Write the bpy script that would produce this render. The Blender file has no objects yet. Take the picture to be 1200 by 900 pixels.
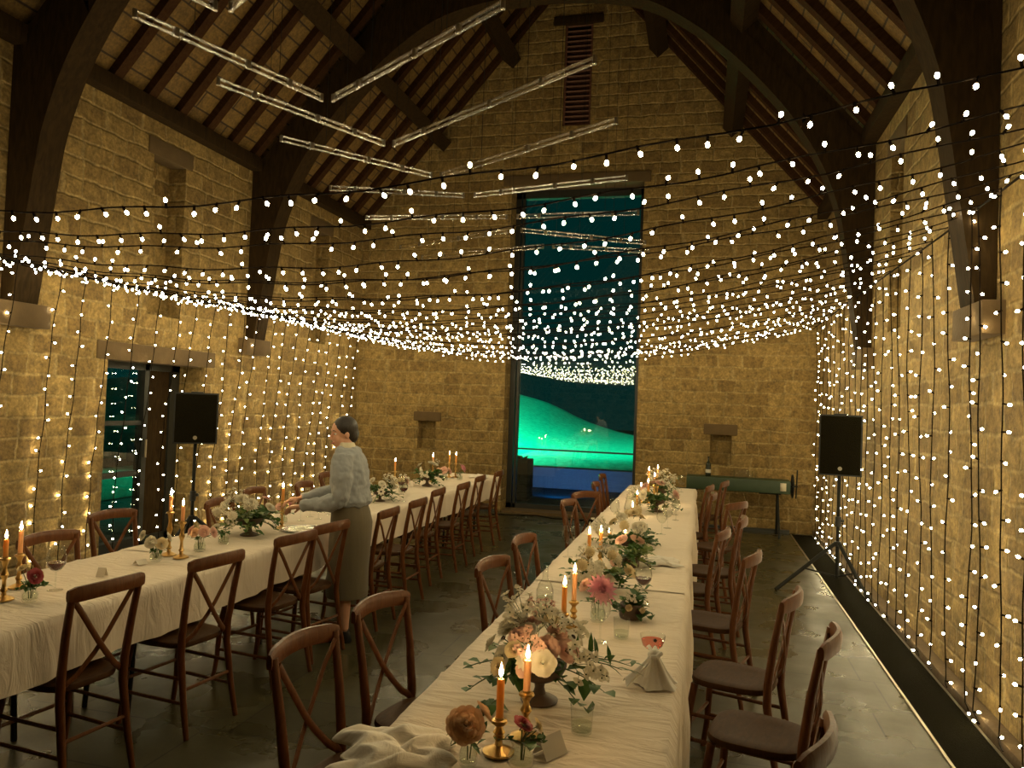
import bpy, bmesh, math, random
from mathutils import Vector, Matrix, Euler
random.seed(7)
R = math.radians
C = bpy.context.scene.collection
sc = bpy.context.scene
PI = math.pi
rnd = random.random
def U(a, b): return a + (b - a) * rnd()

# ------------------------------------------------------------------ mesh builder
class MB:
    def __init__(s): s.v = []; s.f = []; s.m = []
    def add(s, vs, fs, mi=0, M=None):
        b = len(s.v)
        s.v += [tuple(M @ Vector(p)) if M is not None else tuple(p) for p in vs]
        s.f += [tuple(i + b for i in f) for f in fs]
        s.m += [mi] * len(fs)
        return s
    def box(s, x0, x1, y0, y1, z0, z1, mi=0, M=None):
        vs = [(x, y, z) for z in (z0, z1) for y in (y0, y1) for x in (x0, x1)]
        return s.add(vs, [(0, 2, 3, 1), (4, 5, 7, 6), (0, 1, 5, 4), (2, 6, 7, 3), (0, 4, 6, 2), (1, 3, 7, 5)], mi, M)
    def rbox(s, x0, x1, y0, y1, z0, z1, b=.01, mi=0, M=None):
        bm = bmesh.new(); bmesh.ops.create_cube(bm, size=1)
        for v in bm.verts: v.co = Vector(((x0 + x1) / 2 + v.co.x * (x1 - x0), (y0 + y1) / 2 + v.co.y * (y1 - y0), (z0 + z1) / 2 + v.co.z * (z1 - z0)))
        bmesh.ops.bevel(bm, geom=bm.edges[:], offset=b, segments=2, affect='EDGES', profile=.6)
        bm.verts.index_update()
        vs = [v.co[:] for v in bm.verts]; fs = [tuple(v.index for v in f.verts) for f in bm.faces]; bm.free()
        return s.add(vs, fs, mi, M)
    def tube(s, pts, r, n=8, mi=0, M=None, flat=1.0, up=None):
        pts = [Vector(p) for p in pts]; k = len(pts)
        rs = r if isinstance(r, (list, tuple)) else [r] * k
        vs = []; fs = []; prev = None
        for i, p in enumerate(pts):
            t = (pts[min(i + 1, k - 1)] - pts[max(i - 1, 0)])
            t = t.normalized() if t.length > 1e-9 else Vector((0, 0, 1))
            if prev is None:
                a = Vector(up) if up else (Vector((0, 0, 1)) if abs(t.z) < .9 else Vector((1, 0, 0)))
            else: a = prev
            a = (a - t * a.dot(t))
            a = a.normalized() if a.length > 1e-6 else t.orthogonal().normalized()
            prev = a; b = t.cross(a)
            for j in range(n):
                th = 2 * PI * j / n
                vs.append(p + a * (math.cos(th) * rs[i]) + b * (math.sin(th) * rs[i] * flat))
        for i in range(k - 1):
            for j in range(n):
                fs.append((i * n + j, i * n + (j + 1) % n, (i + 1) * n + (j + 1) % n, (i + 1) * n + j))
        fs.append(tuple(range(n - 1, -1, -1))); fs.append(tuple((k - 1) * n + j for j in range(n)))
        return s.add(vs, fs, mi, M)
    def lathe(s, prof, n=20, c=(0, 0, 0), mi=0, M=None, caps=True):
        vs = []; fs = []; k = len(prof)
        for r, z in prof:
            for j in range(n):
                th = 2 * PI * j / n; vs.append((c[0] + r * math.cos(th), c[1] + r * math.sin(th), c[2] + z))
        for i in range(k - 1):
            for j in range(n):
                fs.append((i * n + j, i * n + (j + 1) % n, (i + 1) * n + (j + 1) % n, (i + 1) * n + j))
        if caps:
            if prof[0][0] > 1e-5: fs.append(tuple(range(n - 1, -1, -1)))
            if prof[-1][0] > 1e-5: fs.append(tuple((k - 1) * n + j for j in range(n)))
        return s.add(vs, fs, mi, M)
    def loft(s, rings, n=24, mi=0, M=None, p=2.0):
        # rings: (cx, cy, cz, rx, ry)
        vs = []; fs = []
        for cx, cy, cz, rx, ry in rings:
            for j in range(n):
                th = 2 * PI * j / n; c_, s_ = math.cos(th), math.sin(th)
                vs.append((cx + rx * math.copysign(abs(c_) ** (2 / p), c_), cy + ry * math.copysign(abs(s_) ** (2 / p), s_), cz))
        k = len(rings)
        for i in range(k - 1):
            for j in range(n):
                fs.append((i * n + j, i * n + (j + 1) % n, (i + 1) * n + (j + 1) % n, (i + 1) * n + j))
        fs.append(tuple(range(n - 1, -1, -1))); fs.append(tuple((k - 1) * n + j for j in range(n)))
        return s.add(vs, fs, mi, M)
    def sph(s, c, r, n=12, k=8, mi=0, M=None):
        rx, ry, rz = r if isinstance(r, (tuple, list)) else (r, r, r)
        return s.loft([(c[0], c[1], c[2] + rz * math.sin(-PI / 2 + PI * i / k), max(1e-4, rx * math.cos(-PI / 2 + PI * i / k)), max(1e-4, ry * math.cos(-PI / 2 + PI * i / k))) for i in range(k + 1)], n, mi, M)
    def prism(s, poly, y0, y1, mi=0, M=None):   # poly in XZ, extruded along Y
        n = len(poly)
        vs = [(x, y0, z) for x, z in poly] + [(x, y1, z) for x, z in poly]
        fs = [tuple(range(n)), tuple(range(2 * n - 1, n - 1, -1))] + [((i + 1) % n, i, n + i, n + (i + 1) % n) for i in range(n)]
        return s.add(vs, fs, mi, M)
    def grid(s, fn, nu, nv, mi=0, M=None):
        vs = [fn(i / nu, j / nv) for j in range(nv + 1) for i in range(nu + 1)]
        fs = [(j * (nu + 1) + i, j * (nu + 1) + i + 1, (j + 1) * (nu + 1) + i + 1, (j + 1) * (nu + 1) + i) for j in range(nv) for i in range(nu)]
        return s.add(vs, fs, mi, M)
    def mesh(s, name, mats, smooth=True, angle=40):
        me = bpy.data.meshes.new(name); me.from_pydata(s.v, [], s.f)
        for m in (mats if isinstance(mats, (list, tuple)) else [mats]): me.materials.append(m)
        if len(me.materials) > 1: me.polygons.foreach_set('material_index', s.m)
        bm = bmesh.new(); bm.from_mesh(me); bmesh.ops.recalc_face_normals(bm, faces=bm.faces[:])
        if smooth:
            ca = math.cos(R(angle))
            for e in bm.edges:
                if len(e.link_faces) == 2 and e.link_faces[0].normal.dot(e.link_faces[1].normal) < ca: e.smooth = False
            for f in bm.faces: f.smooth = True
        bm.to_mesh(me); bm.free(); me.update()
        return me
    def build(s, name, mats, parent=None, smooth=True, angle=40):
        return link(name, s.mesh(name, mats, smooth, angle), parent)

def link(name, me, parent=None, loc=None, rot=None, scale=None):
    o = bpy.data.objects.new(name, me); C.objects.link(o)
    if parent is not None: o.parent = parent
    if loc is not None: o.location = loc
    if rot is not None: o.rotation_euler = rot
    if scale is not None: o.scale = (scale,) * 3 if isinstance(scale, (int, float)) else scale
    return o
def tag(o, label, cat, group=None, kind=None):
    o['label'] = label; o['category'] = cat
    if group: o['group'] = group
    if kind: o['kind'] = kind
    return o
def thing(name, label, cat, loc=(0, 0, 0), rz=0, group=None):
    o = bpy.data.objects.new(name, None); C.objects.link(o); o.empty_display_size = .05
    o.location = loc; o.rotation_euler = (0, 0, rz)
    return tag(o, label, cat, group)
def struct(o): o['kind'] = 'structure'; return o
ORD = ['first', 'second', 'third', 'fourth', 'fifth', 'sixth', 'seventh', 'eighth', 'ninth', 'tenth', 'eleventh', 'twelfth', 'thirteenth', 'fourteenth', 'fifteenth', 'sixteenth', 'seventeenth', 'eighteenth', 'nineteenth', 'twentieth', 'twenty-first', 'twenty-second', 'twenty-third', 'twenty-fourth', 'twenty-fifth', 'twenty-sixth', 'twenty-seventh', 'twenty-eighth', 'twenty-ninth', 'thirtieth', 'thirty-first', 'thirty-second', 'thirty-third', 'thirty-fourth']

# ------------------------------------------------------------------ materials
def nt(name):
    m = bpy.data.materials.new(name); m.use_nodes = True
    t = m.node_tree; b = t.nodes['Principled BSDF']
    return m, t, b, t.nodes, t.links
def simple(name, col, rough=.5, metal=0, spec=.5, noise=0, nscale=20, bump=0, bscale=60, sheen=0, trans=0):
    m, t, b, N, L = nt(name)
    b.inputs['Base Color'].default_value = (*col, 1); b.inputs['Roughness'].default_value = rough
    b.inputs['Metallic'].default_value = metal; b.inputs['Specular IOR Level'].default_value = spec
    if sheen: b.inputs['Sheen Weight'].default_value = sheen
    tc = N.new('ShaderNodeTexCoord')
    if noise:
        n = N.new('ShaderNodeTexNoise'); n.inputs['Scale'].default_value = nscale; n.inputs['Detail'].default_value = 4
        L.new(tc.outputs['Object'], n.inputs['Vector'])
        mx = N.new('ShaderNodeMix'); mx.data_type = 'RGBA'
        mx.inputs[6].default_value = (*[c * (1 - noise) for c in col], 1); mx.inputs[7].default_value = (*[min(1, c * (1 + noise)) for c in col], 1)
        L.new(n.outputs['Fac'], mx.inputs[0]); L.new(mx.outputs[2], b.inputs['Base Color'])
    if bump:
        n2 = N.new('ShaderNodeTexNoise'); n2.inputs['Scale'].default_value = bscale
        L.new(tc.outputs['Object'], n2.inputs['Vector'])
        bp = N.new('ShaderNodeBump'); bp.inputs['Strength'].default_value = bump; bp.inputs['Distance'].default_value = .01
        L.new(n2.outputs['Fac'], bp.inputs['Height']); L.new(bp.outputs['Normal'], b.inputs['Normal'])
    if trans:
        td = N.new('ShaderNodeBsdfTranslucent'); td.inputs['Color'].default_value = (*col, 1)
        ms = N.new('ShaderNodeMixShader'); ms.inputs[0].default_value = trans
        L.new(b.outputs[0], ms.inputs[1]); L.new(td.outputs[0], ms.inputs[2]); L.new(ms.outputs[0], N['Material Output'].inputs[0])
    return m
def emit(name, col, s):
    m, t, b, N, L = nt(name); N.remove(b)
    e = N.new('ShaderNodeEmission'); e.inputs[0].default_value = (*col, 1); e.inputs[1].default_value = s
    L.new(e.outputs[0], N['Material Output'].inputs[0]); return m
def glass(name, tint=(1, 1, 1), lo=.05, hi=.55, rough=0.0, power=3.0):
    """thin clear glass: see-through face on, mirror-like at the rim"""
    m, t, b, N, L = nt(name); N.remove(b)
    tr = N.new('ShaderNodeBsdfTransparent'); tr.inputs[0].default_value = (*tint, 1)
    gl = N.new('ShaderNodeBsdfGlossy'); gl.inputs['Roughness'].default_value = rough
    fr = N.new('ShaderNodeLayerWeight'); fr.inputs[0].default_value = .5
    pw = N.new('ShaderNodeMath'); pw.operation = 'POWER'; pw.inputs[1].default_value = power; L.new(fr.outputs['Facing'], pw.inputs[0])
    mr = N.new('ShaderNodeMapRange'); mr.inputs[3].default_value = lo; mr.inputs[4].default_value = hi; L.new(pw.outputs[0], mr.inputs[0])
    mx = N.new('ShaderNodeMixShader'); L.new(mr.outputs[0], mx.inputs[0]); L.new(tr.outputs[0], mx.inputs[1]); L.new(gl.outputs[0], mx.inputs[2])
    L.new(mx.outputs[0], N['Material Output'].inputs[0]); return m

def math_node(N, L, op, a, b=None):
    n = N.new('ShaderNodeMath'); n.operation = op
    for i, x in enumerate((a, b)):
        if x is None: continue
        if isinstance(x, (int, float)): n.inputs[i].default_value = x
        else: L.new(x, n.inputs[i])
    return n.outputs[0]
def masonry(name, c_lo, c_hi, c_mortar, bw, bh, mortar, rough=.9, bump=.6, horiz=False, gloss_noise=0, jitter=.35, warp=.03, smooth=.35, nsc=3.2, var=1.0):
    """coursed masonry laid on each face by its own direction; courses of uneven stones"""
    m, t, b, N, L = nt(name)
    g = N.new('ShaderNodeNewGeometry'); tc = N.new('ShaderNodeTexCoord')
    sp = N.new('ShaderNodeSeparateXYZ'); L.new(tc.outputs['Object'], sp.inputs[0])
    if horiz: u, v = (sp.outputs[1], sp.outputs[0]) if horiz == 'across' else (sp.outputs[0], sp.outputs[1])
    else:
        sn = N.new('ShaderNodeSeparateXYZ'); L.new(g.outputs['True Normal'], sn.inputs[0])
        isx = math_node(N, L, 'GREATER_THAN', math_node(N, L, 'ABSOLUTE', sn.outputs[0]), .6)
        mu = N.new('ShaderNodeMix'); L.new(isx, mu.inputs[0]); L.new(sp.outputs[0], mu.inputs[2]); L.new(sp.outputs[1], mu.inputs[3])
        u, v = mu.outputs[0], sp.outputs[2]
    cv = N.new('ShaderNodeCombineXYZ'); L.new(u, cv.inputs[0]); L.new(v, cv.inputs[1])
    nz = N.new('ShaderNodeTexNoise'); nz.inputs['Scale'].default_value = nsc; nz.inputs['Detail'].default_value = 3
    L.new(cv.outputs[0], nz.inputs['Vector'])
    sc_ = N.new('ShaderNodeSeparateColor'); L.new(nz.outputs['Color'], sc_.inputs[0])
    u2 = math_node(N, L, 'ADD', u, math_node(N, L, 'MULTIPLY', math_node(N, L, 'SUBTRACT', sc_.outputs[0], .5), warp * 1.6))
    v2 = math_node(N, L, 'ADD', v, math_node(N, L, 'MULTIPLY', math_node(N, L, 'SUBTRACT', sc_.outputs[1], .5), warp))
    row = math_node(N, L, 'FLOOR', math_node(N, L, 'DIVIDE', v2, bh))
    wn = N.new('ShaderNodeTexWhiteNoise'); wn.noise_dimensions = '1D'; L.new(row, wn.inputs['W'])
    st = math_node(N, L, 'ADD', math_node(N, L, 'MULTIPLY', wn.outputs['Value'], 2 * jitter), 1 - jitter)
    u3 = math_node(N, L, 'ADD', math_node(N, L, 'MULTIPLY', u2, st), math_node(N, L, 'MULTIPLY', wn.outputs['Value'], 7.3))
    # uneven stones along a course
    n1 = N.new('ShaderNodeTexNoise'); n1.noise_dimensions = '2D'; n1.inputs['Scale'].default_value = 1.1 / bw * .5
    c1 = N.new('ShaderNodeCombineXYZ'); L.new(u3, c1.inputs[0]); L.new(math_node(N, L, 'MULTIPLY', row, 5.7), c1.inputs[1]); L.new(c1.outputs[0], n1.inputs['Vector'])
    u4 = math_node(N, L, 'ADD', u3, math_node(N, L, 'MULTIPLY', math_node(N, L, 'SUBTRACT', n1.outputs['Fac'], .5), bw * 1.2 * (jitter / .35)))
    c2 = N.new('ShaderNodeCombineXYZ'); L.new(u4, c2.inputs[0]); L.new(v2, c2.inputs[1])
    br = N.new('ShaderNodeTexBrick'); br.offset = 0.5; br.squash = 1
    for k, x in (('Scale', 1), ('Mortar Size', mortar), ('Mortar Smooth', smooth), ('Bias', 0), ('Brick Width', bw), ('Row Height', bh)): br.inputs[k].default_value = x
    br.inputs['Color1'].default_value = (*c_lo, 1); br.inputs['Color2'].default_value = (*c_hi, 1); br.inputs['Mortar'].default_value = (*c_mortar, 1)
    L.new(c2.outputs[0], br.inputs['Vector'])
    n2 = N.new('ShaderNodeTexNoise'); n2.inputs['Scale'].default_value = 11; n2.inputs['Detail'].default_value = 6; n2.inputs['Roughness'].default_value = .65
    L.new(tc.outputs['Object'], n2.inputs['Vector'])
    mr = N.new('ShaderNodeMapRange'); mr.inputs[1].default_value = .3; mr.inputs[2].default_value = .7; mr.inputs[3].default_value = 1 - .42 * var; mr.inputs[4].default_value = 1 + .30 * var
    L.new(n2.outputs['Fac'], mr.inputs[0])
    n3 = N.new('ShaderNodeTexNoise'); n3.inputs['Scale'].default_value = 34; n3.inputs['Detail'].default_value = 5; n3.inputs['Roughness'].default_value = .7
    L.new(tc.outputs['Object'], n3.inputs['Vector'])
    m3 = N.new('ShaderNodeMapRange'); m3.inputs[1].default_value = .32; m3.inputs[2].default_value = .68; m3.inputs[3].default_value = 1 - .40 * var; m3.inputs[4].default_value = 1 + .32 * var
    L.new(n3.outputs['Fac'], m3.inputs[0]); mvar = math_node(N, L, 'MULTIPLY', mr.outputs[0], m3.outputs[0])
    mx = N.new('ShaderNodeMix'); mx.data_type = 'RGBA'; mx.blend_type = 'MULTIPLY'; mx.inputs[0].default_value = 1
    L.new(br.outputs['Color'], mx.inputs[6]); L.new(mvar, mx.inputs[7]); L.new(mx.outputs[2], b.inputs['Base Color'])
    b.inputs['Roughness'].default_value = rough
    if gloss_noise:
        r2 = N.new('ShaderNodeMapRange'); r2.inputs[1].default_value = .35; r2.inputs[2].default_value = .7; r2.inputs[3].default_value = rough - gloss_noise; r2.inputs[4].default_value = rough + gloss_noise
        nl = N.new('ShaderNodeTexNoise'); nl.inputs['Scale'].default_value = 2.1; nl.inputs['Detail'].default_value = 3; L.new(tc.outputs['Object'], nl.inputs['Vector'])
        L.new(nl.outputs['Fac'], r2.inputs[0]); L.new(r2.outputs[0], b.inputs['Roughness']); b.inputs['Specular IOR Level'].default_value = .34
    h = math_node(N, L, 'ADD', math_node(N, L, 'MULTIPLY', math_node(N, L, 'SUBTRACT', 1, br.outputs['Fac']), .6), math_node(N, L, 'ADD', math_node(N, L, 'MULTIPLY', n2.outputs['Fac'], .7), math_node(N, L, 'MULTIPLY', n3.outputs['Fac'], .35 * var)))
    bp = N.new('ShaderNodeBump'); bp.inputs['Strength'].default_value = bump; bp.inputs['Distance'].default_value = .03
    L.new(h, bp.inputs['Height']); L.new(bp.outputs['Normal'], b.inputs['Normal'])
    return m
def wood(name, c1, c2, rough=.45, scale=(6, 6, 1.2), spec=.5, bump=.15):
    m, t, b, N, L = nt(name)
    tc = N.new('ShaderNodeTexCoord'); mp = N.new('ShaderNodeMapping'); mp.inputs['Scale'].default_value = scale
    L.new(tc.outputs['Object'], mp.inputs[0])
    n = N.new('ShaderNodeTexNoise'); n.inputs['Scale'].default_value = 5; n.inputs['Detail'].default_value = 6; n.inputs['Distortion'].default_value = .8
    L.new(mp.outputs[0], n.inputs['Vector'])
    cr = N.new('ShaderNodeValToRGB'); cr.color_ramp.elements[0].position = .3; cr.color_ramp.elements[1].position = .72
    cr.color_ramp.elements[0].color = (*c1, 1); cr.color_ramp.elements[1].color = (*c2, 1)
    L.new(n.outputs['Fac'], cr.inputs[0]); L.new(cr.outputs[0], b.inputs['Base Color'])
    b.inputs['Roughness'].default_value = rough; b.inputs['Specular IOR Level'].default_value = spec
    bp = N.new('ShaderNodeBump'); bp.inputs['Strength'].default_value = bump; bp.inputs['Distance'].default_value = .01
    L.new(n.outputs['Fac'], bp.inputs['Height']); L.new(bp.outputs['Normal'], b.inputs['Normal'])
    return m
def cloth_mat(name, col, scale=(3, 14, 3), bump=.35):
    m, t, b, N, L = nt(name)
    tc = N.new('ShaderNodeTexCoord'); mp = N.new('ShaderNodeMapping'); mp.inputs['Scale'].default_value = scale
    L.new(tc.outputs['Object'], mp.inputs[0])
    n = N.new('ShaderNodeTexNoise'); n.inputs['Scale'].default_value = 1; n.inputs['Detail'].default_value = 5; n.inputs['Distortion'].default_value = 1.2
    L.new(mp.outputs[0], n.inputs['Vector'])
    bp = N.new('ShaderNodeBump'); bp.inputs['Strength'].default_value = bump; bp.inputs['Distance'].default_value = .02
    L.new(n.outputs['Fac'], bp.inputs['Height']); L.new(bp.outputs['Normal'], b.inputs['Normal'])
    b.inputs['Base Color'].default_value = (*col, 1); b.inputs['Roughness'].default_value = .85; b.inputs['Sheen Weight'].default_value = .1
    return m

M = {}
M['stone'] = masonry('stone', (.185, .115, .034), (.30, .20, .066), (.305, .215, .083), .31, .185, .021, smooth=.9, jitter=.45, warp=.06, nsc=6, bump=.65)
M['dressed'] = simple('dressed_stone', (.10, .062, .024), .9, noise=.25, nscale=9, bump=.4, bscale=40)
M['floor'] = masonry('slate', (.042, .036, .015), (.064, .056, .025), (.014, .012, .006), .95, .5, .006, rough=.33, bump=.012, horiz=True, gloss_noise=.12, jitter=0, warp=.0, var=.35)
M['boards'] = masonry('roof_boards', (.135, .075, .016), (.17, .098, .022), (.03, .015, .004), 1.15, .21, .012, rough=.8, bump=.2, horiz='across', jitter=.05, warp=0)
M['timber'] = wood('oak_timber', (.018, .010, .003), (.036, .020, .006), .85, spec=.12)
M['rafter'] = wood('rafter_timber', (.028, .011, .0035), (.05, .022, .007), .85, spec=.12)
M['louver'] = wood('louver_timber', (.09, .035, .018), (.14, .055, .03), .7)
M['frame'] = simple('bronze_frame', (.035, .035, .03), .4, metal=.4)
M['glass'] = glass('pane', (.96, 1, .98), .09, .7, 0, 4)
M['thin_glass'] = glass('thin_glass', (.97, .98, .97), .035, .5, .02, 3)
M['tube_glass'] = glass('tube_glass', (.95, .93, .9), .28, .8, .16, 1.5)
M['grate'] = simple('grate', (.010, .0085, .004), .9, spec=.03, noise=.5, nscale=120, bump=.9, bscale=140)
M['steel'] = simple('steel_trim', (.45, .4, .3), .3, metal=.9)
M['chair'] = wood('chair_wood', (.095, .030, .008), (.155, .054, .015), .34, (9, 9, 2), spec=.3)
M['seat'] = wood('chair_seat', (.048, .020, .006), (.074, .031, .009), .55, (3, 12, 3), spec=.14)
M['cloth'] = cloth_mat('white_linen', (.78, .67, .54), (5, 16, 5), .8)
M['napkin'] = cloth_mat('napkin_linen', (.82, .77, .69), (18, 18, 18), .25)
M['black'] = simple('black_plastic', (.012, .012, .011), .45)
M['blackmetal'] = simple('black_metal', (.012, .012, .010), .5, spec=.2)
M['wire'] = simple('black_wire', (.008, .005, .003), .9, spec=.05)
M['bulb'] = emit('bulb_glow', (1.0, .82, .45), 50)
M['flame'] = emit('flame_glow', (1.0, .66, .27), 120)
M['wax'] = simple('amber_wax', (.90, .50, .15), .45, trans=.4)
M['waxpale'] = simple('peach_wax', (.92, .56, .28), .45, trans=.4)
M['brass'] = simple('brass', (.62, .40, .14), .28, metal=1, noise=.2, nscale=30)
M['urn'] = simple('brown_urn', (.09, .055, .035), .5, noise=.3, nscale=30)
M['leaf'] = simple('leaf_green', (.055, .13, .025), .5, noise=.45, nscale=9, trans=.2)
M['leafpale'] = simple('leaf_pale', (.20, .26, .08), .55, noise=.3, nscale=9, trans=.2)
M['stem'] = simple('stem_green', (.07, .10, .03), .6)
M['white_petal'] = simple('white_petal', (.82, .76, .62), .7, noise=.08, nscale=40, trans=.25)
M['cream_petal'] = simple('cream_petal', (.80, .66, .40), .7, noise=.1, nscale=40, trans=.25)
M['blush_petal'] = simple('blush_petal', (.80, .52, .42), .7, noise=.12, nscale=40, trans=.25)
M['peach_petal'] = simple('peach_petal', (.86, .58, .36), .7, noise=.15, nscale=40, trans=.25)
M['pink_petal'] = simple('pink_petal', (.72, .33, .40), .7, noise=.15, nscale=40, trans=.2)
M['red_petal'] = simple('red_petal', (.33, .03, .035), .6, noise=.2, nscale=40)
M['dark_eye'] = simple('dark_flower_eye', (.04, .02, .015), .8)
M['redwine'] = simple('red_wine', (.10, .008, .012), .15)
M['pinkwine'] = glass('rose_drink', (.95, .55, .5), .02, .1)
M['water'] = glass('water', (.92, .95, .9), .02, .25)
M['card'] = simple('card', (.72, .66, .56), .8)
M['silver'] = simple('silver_tray', (.6, .57, .5), .22, metal=1)
M['green_paint'] = simple('green_paint', (.02, .04, .014), .5, noise=.3, nscale=12)
M['bottle'] = simple('dark_bottle', (.012, .016, .008), .12)
M['label'] = simple('paper_label', (.5, .47, .4), .8)
M['skin'] = simple('skin', (.62, .33, .21), .5, noise=.06, nscale=30)
M['lip'] = simple('lip', (.50, .16, .13), .45)
M['eyewhite'] = simple('eye', (.75, .72, .68), .3)
M['hair'] = wood('dark_hair', (.012, .008, .006), (.03, .02, .014), .45, (30, 30, 8))
M['shirt'] = cloth_mat('blue_shirt', (.34, .36, .38), (9, 9, 5), .4)
M['collar'] = cloth_mat('cream_collar', (.66, .60, .44), (9, 9, 9), .2)
M['skirt'] = cloth_mat('olive_skirt', (.14, .113, .068), (8, 8, 2), .3)
M['shoe'] = simple('black_shoe', (.012, .012, .012), .35)
M['grass'] = simple('night_grass', (.30, .36, .24), .95, noise=.6, nscale=7, bump=1, bscale=14)
M['paving'] = simple('terrace_paving', (.03, .03, .025), .8, noise=.3, nscale=5)
M['dark_hedge'] = simple('dark_hedge', (.02, .05, .02), .9, noise=.5, nscale=5, bump=1, bscale=10)
M['render_wall'] = simple('pale_wall', (.4, .4, .4), .9, noise=.1)

# ------------------------------------------------------------------ room shell
XL, XR, YB, YF = -5.70, 1.66, 11.8, -4.0
XC = (XL + XR) / 2; HW = (XR - XL) / 2
ZE = 4.75; SL = 1.15; ZA = ZE + SL * HW         # eaves, slope, apex

def cell_wall(name, us, vs, skip, recess, axis, face, thick, out, mat):
    """wall from cells between cut lines; skip = open cells, recess = (u0,u1,v0,v1,depth)"""
    mb = MB()
    for i in range(len(us) - 1):
        for j in range(len(vs) - 1):
            u0, u1, v0, v1 = us[i], us[i + 1], vs[j], vs[j + 1]; cu, cv = (u0 + u1) / 2, (v0 + v1) / 2
            if any(a < cu < b and c < cv < d for a, b, c, d in skip): continue
            d = next((r[4] for r in recess if r[0] < cu < r[1] and r[2] < cv < r[3]), 0)
            a, b = sorted((face + out * d, face + out * thick))
            if axis == 'x': mb.box(a, b, u0, u1, v0, v1)
            else: mb.box(u0, u1, a, b, v0, v1)
    return struct(mb.build(name, mat, smooth=False))
# left wall: door and two blocked slits
cell_wall('wall_left', [YF, 6.25, 6.75, 7.26, 7.75, 10.12, 10.62, YB + .5], [-.1, 2.05, 2.55, 4.25, ZE + .02], [(6.25, 7.75, -.1, 2.05)],
          [(6.75, 7.26, 2.55, 4.25, .22), (10.12, 10.62, 2.55, 4.25, .22)], 'x', XL, .6, -1, M['stone'])
cell_wall('wall_right', [YF, 7.34, 7.82, 10.12, 10.62, YB + .5], [-.1, 2.55, 4.25, ZE + .02], [],
          [(7.34, 7.82, 2.55, 4.25, .22), (10.12, 10.62, 2.55, 4.25, .22)], 'x', XR, .6, 1, M['stone'])
W0, W1, WZ = -3.12, -1.0, 5.28
wb = cell_wall('wall_back', [XL - .05, -4.58, -4.27, W0, -2.33, -1.88, W1, .10, .41, XR + .05], [-.1, .95, 1.42, WZ, 6.2, 7.85, ZA],
               [(W0, W1, -.1, WZ)], [(-4.58, -4.27, .95, 1.42, .2), (.10, .41, .95, 1.42, .2), (-2.33, -1.88, 6.2, 7.85, .18)], 'y', YB, .6, 1, M['stone'])
wf = cell_wall('wall_front', [XL - .05, XR + .05], [-.1, ZA], [], [], 'y', YF, .4, -1, M['stone'])
for o in (wb, wf):     # cut the gables to the roof line
    bm = bmesh.new(); bm.from_mesh(o.data)
    for s in (-1, 1):
        n = Vector((s * SL, 0, 1)).normalized()
        bmesh.ops.bisect_plane(bm, geom=bm.verts[:] + bm.edges[:] + bm.faces[:], plane_co=(XC, 0, ZA - .01), plane_no=n, clear_outer=True)
    bm.to_mesh(o.data); bm.free()
struct(MB().box(XL, XR, YF, YB + .35, -.1, 0).build('floor', M['floor'], smooth=False))
# roof: boarded slopes with their rafters and purlins
ceil = bpy.data.objects.new('ceiling', None); C.objects.link(ceil); struct(ceil)
ang = math.atan(SL); LEN = HW / math.cos(ang)
for s in (-1, 1):
    root = bpy.data.objects.new('roof_slope', None); C.objects.link(root); root.parent = ceil
    root.location = (XC + s * HW, 0, ZE); root.rotation_euler = (0, -ang * -s if s > 0 else -ang, 0)
    # local x runs up the slope for the left side, down for the right
    sx = -s
    b = MB().box(*sorted((-.3 * sx, (LEN + .03) * sx)), YF, YB + .1, 0, .04).build('boarding', M['boards'], root, smooth=False)
    b.rotation_euler = (0, 0, 0)
    y = YF + .2
    while y < YB:
        if all(abs(y - t) > .2 for t in (5.17, 8.65)):
            MB().box(*sorted((-.05 * sx, LEN * sx)), y - .055, y + .055, -.085, -.001).build('rafter', M['rafter'], root, smooth=False)
        y += .47
    for d in (1.32, 2.46):
        x = (HW - d) / math.cos(ang) * sx
        MB().box(x - .1, x + .1, YF, YB + .05, -.30, -.085).build('purlin', M['timber'], root, smooth=False)
# eaves plates, lintels, corbels
def trim(i, x0, x1, y0, y1, z0, z1, m): return struct(MB().rbox(x0, x1, y0, y1, z0, z1, .012).build('trim_%d' % i, m))
trim(1, XL - .05, XL + .14, YF, YB, 4.60, 4.76, M['timber']); trim(2, XR - .14, XR + .05, YF, YB, 4.60, 4.76, M['timber'])
trim(3, W0 - .14, W1 + .10, YB - .025, YB + .3, WZ - .02, WZ + .15, M['dressed'])
trim(4, XL - .3, XL + .015, 6.10, 7.92, 2.04, 2.22, M['dressed'])
trim(5, -4.66, -4.18, YB - .02, YB + .19, 1.41, 1.56, M['dressed']); trim(6, .0, .49, YB - .02, YB + .19, 1.39, 1.55, M['dressed'])
trim(7, XL - .2, XL + .015, 6.66, 7.36, 4.24, 4.42, M['dressed']); trim(8, XL - .2, XL + .015, 10.03, 10.72, 4.24, 4.42, M['dressed'])
trim(9, XR - .015, XR + .2, 7.25, 7.92, 4.24, 4.42, M['dressed']); trim(10, XR - .015, XR + .2, 10.03, 10.72, 4.24, 4.42, M['dressed'])
trim(11, -2.52, -1.72, YB - .04, YB + .17, 7.83, 7.97, M['timber'])
k = 12
for y in (5.17, 8.65):
    trim(k, XL - .1, XL + .125, y - .27, y + .27, 2.25, 2.45, M['dressed']); trim(k + 1, XR - .125, XR + .1, y - .27, y + .27, 2.25, 2.45, M['dressed']); k += 2
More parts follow.
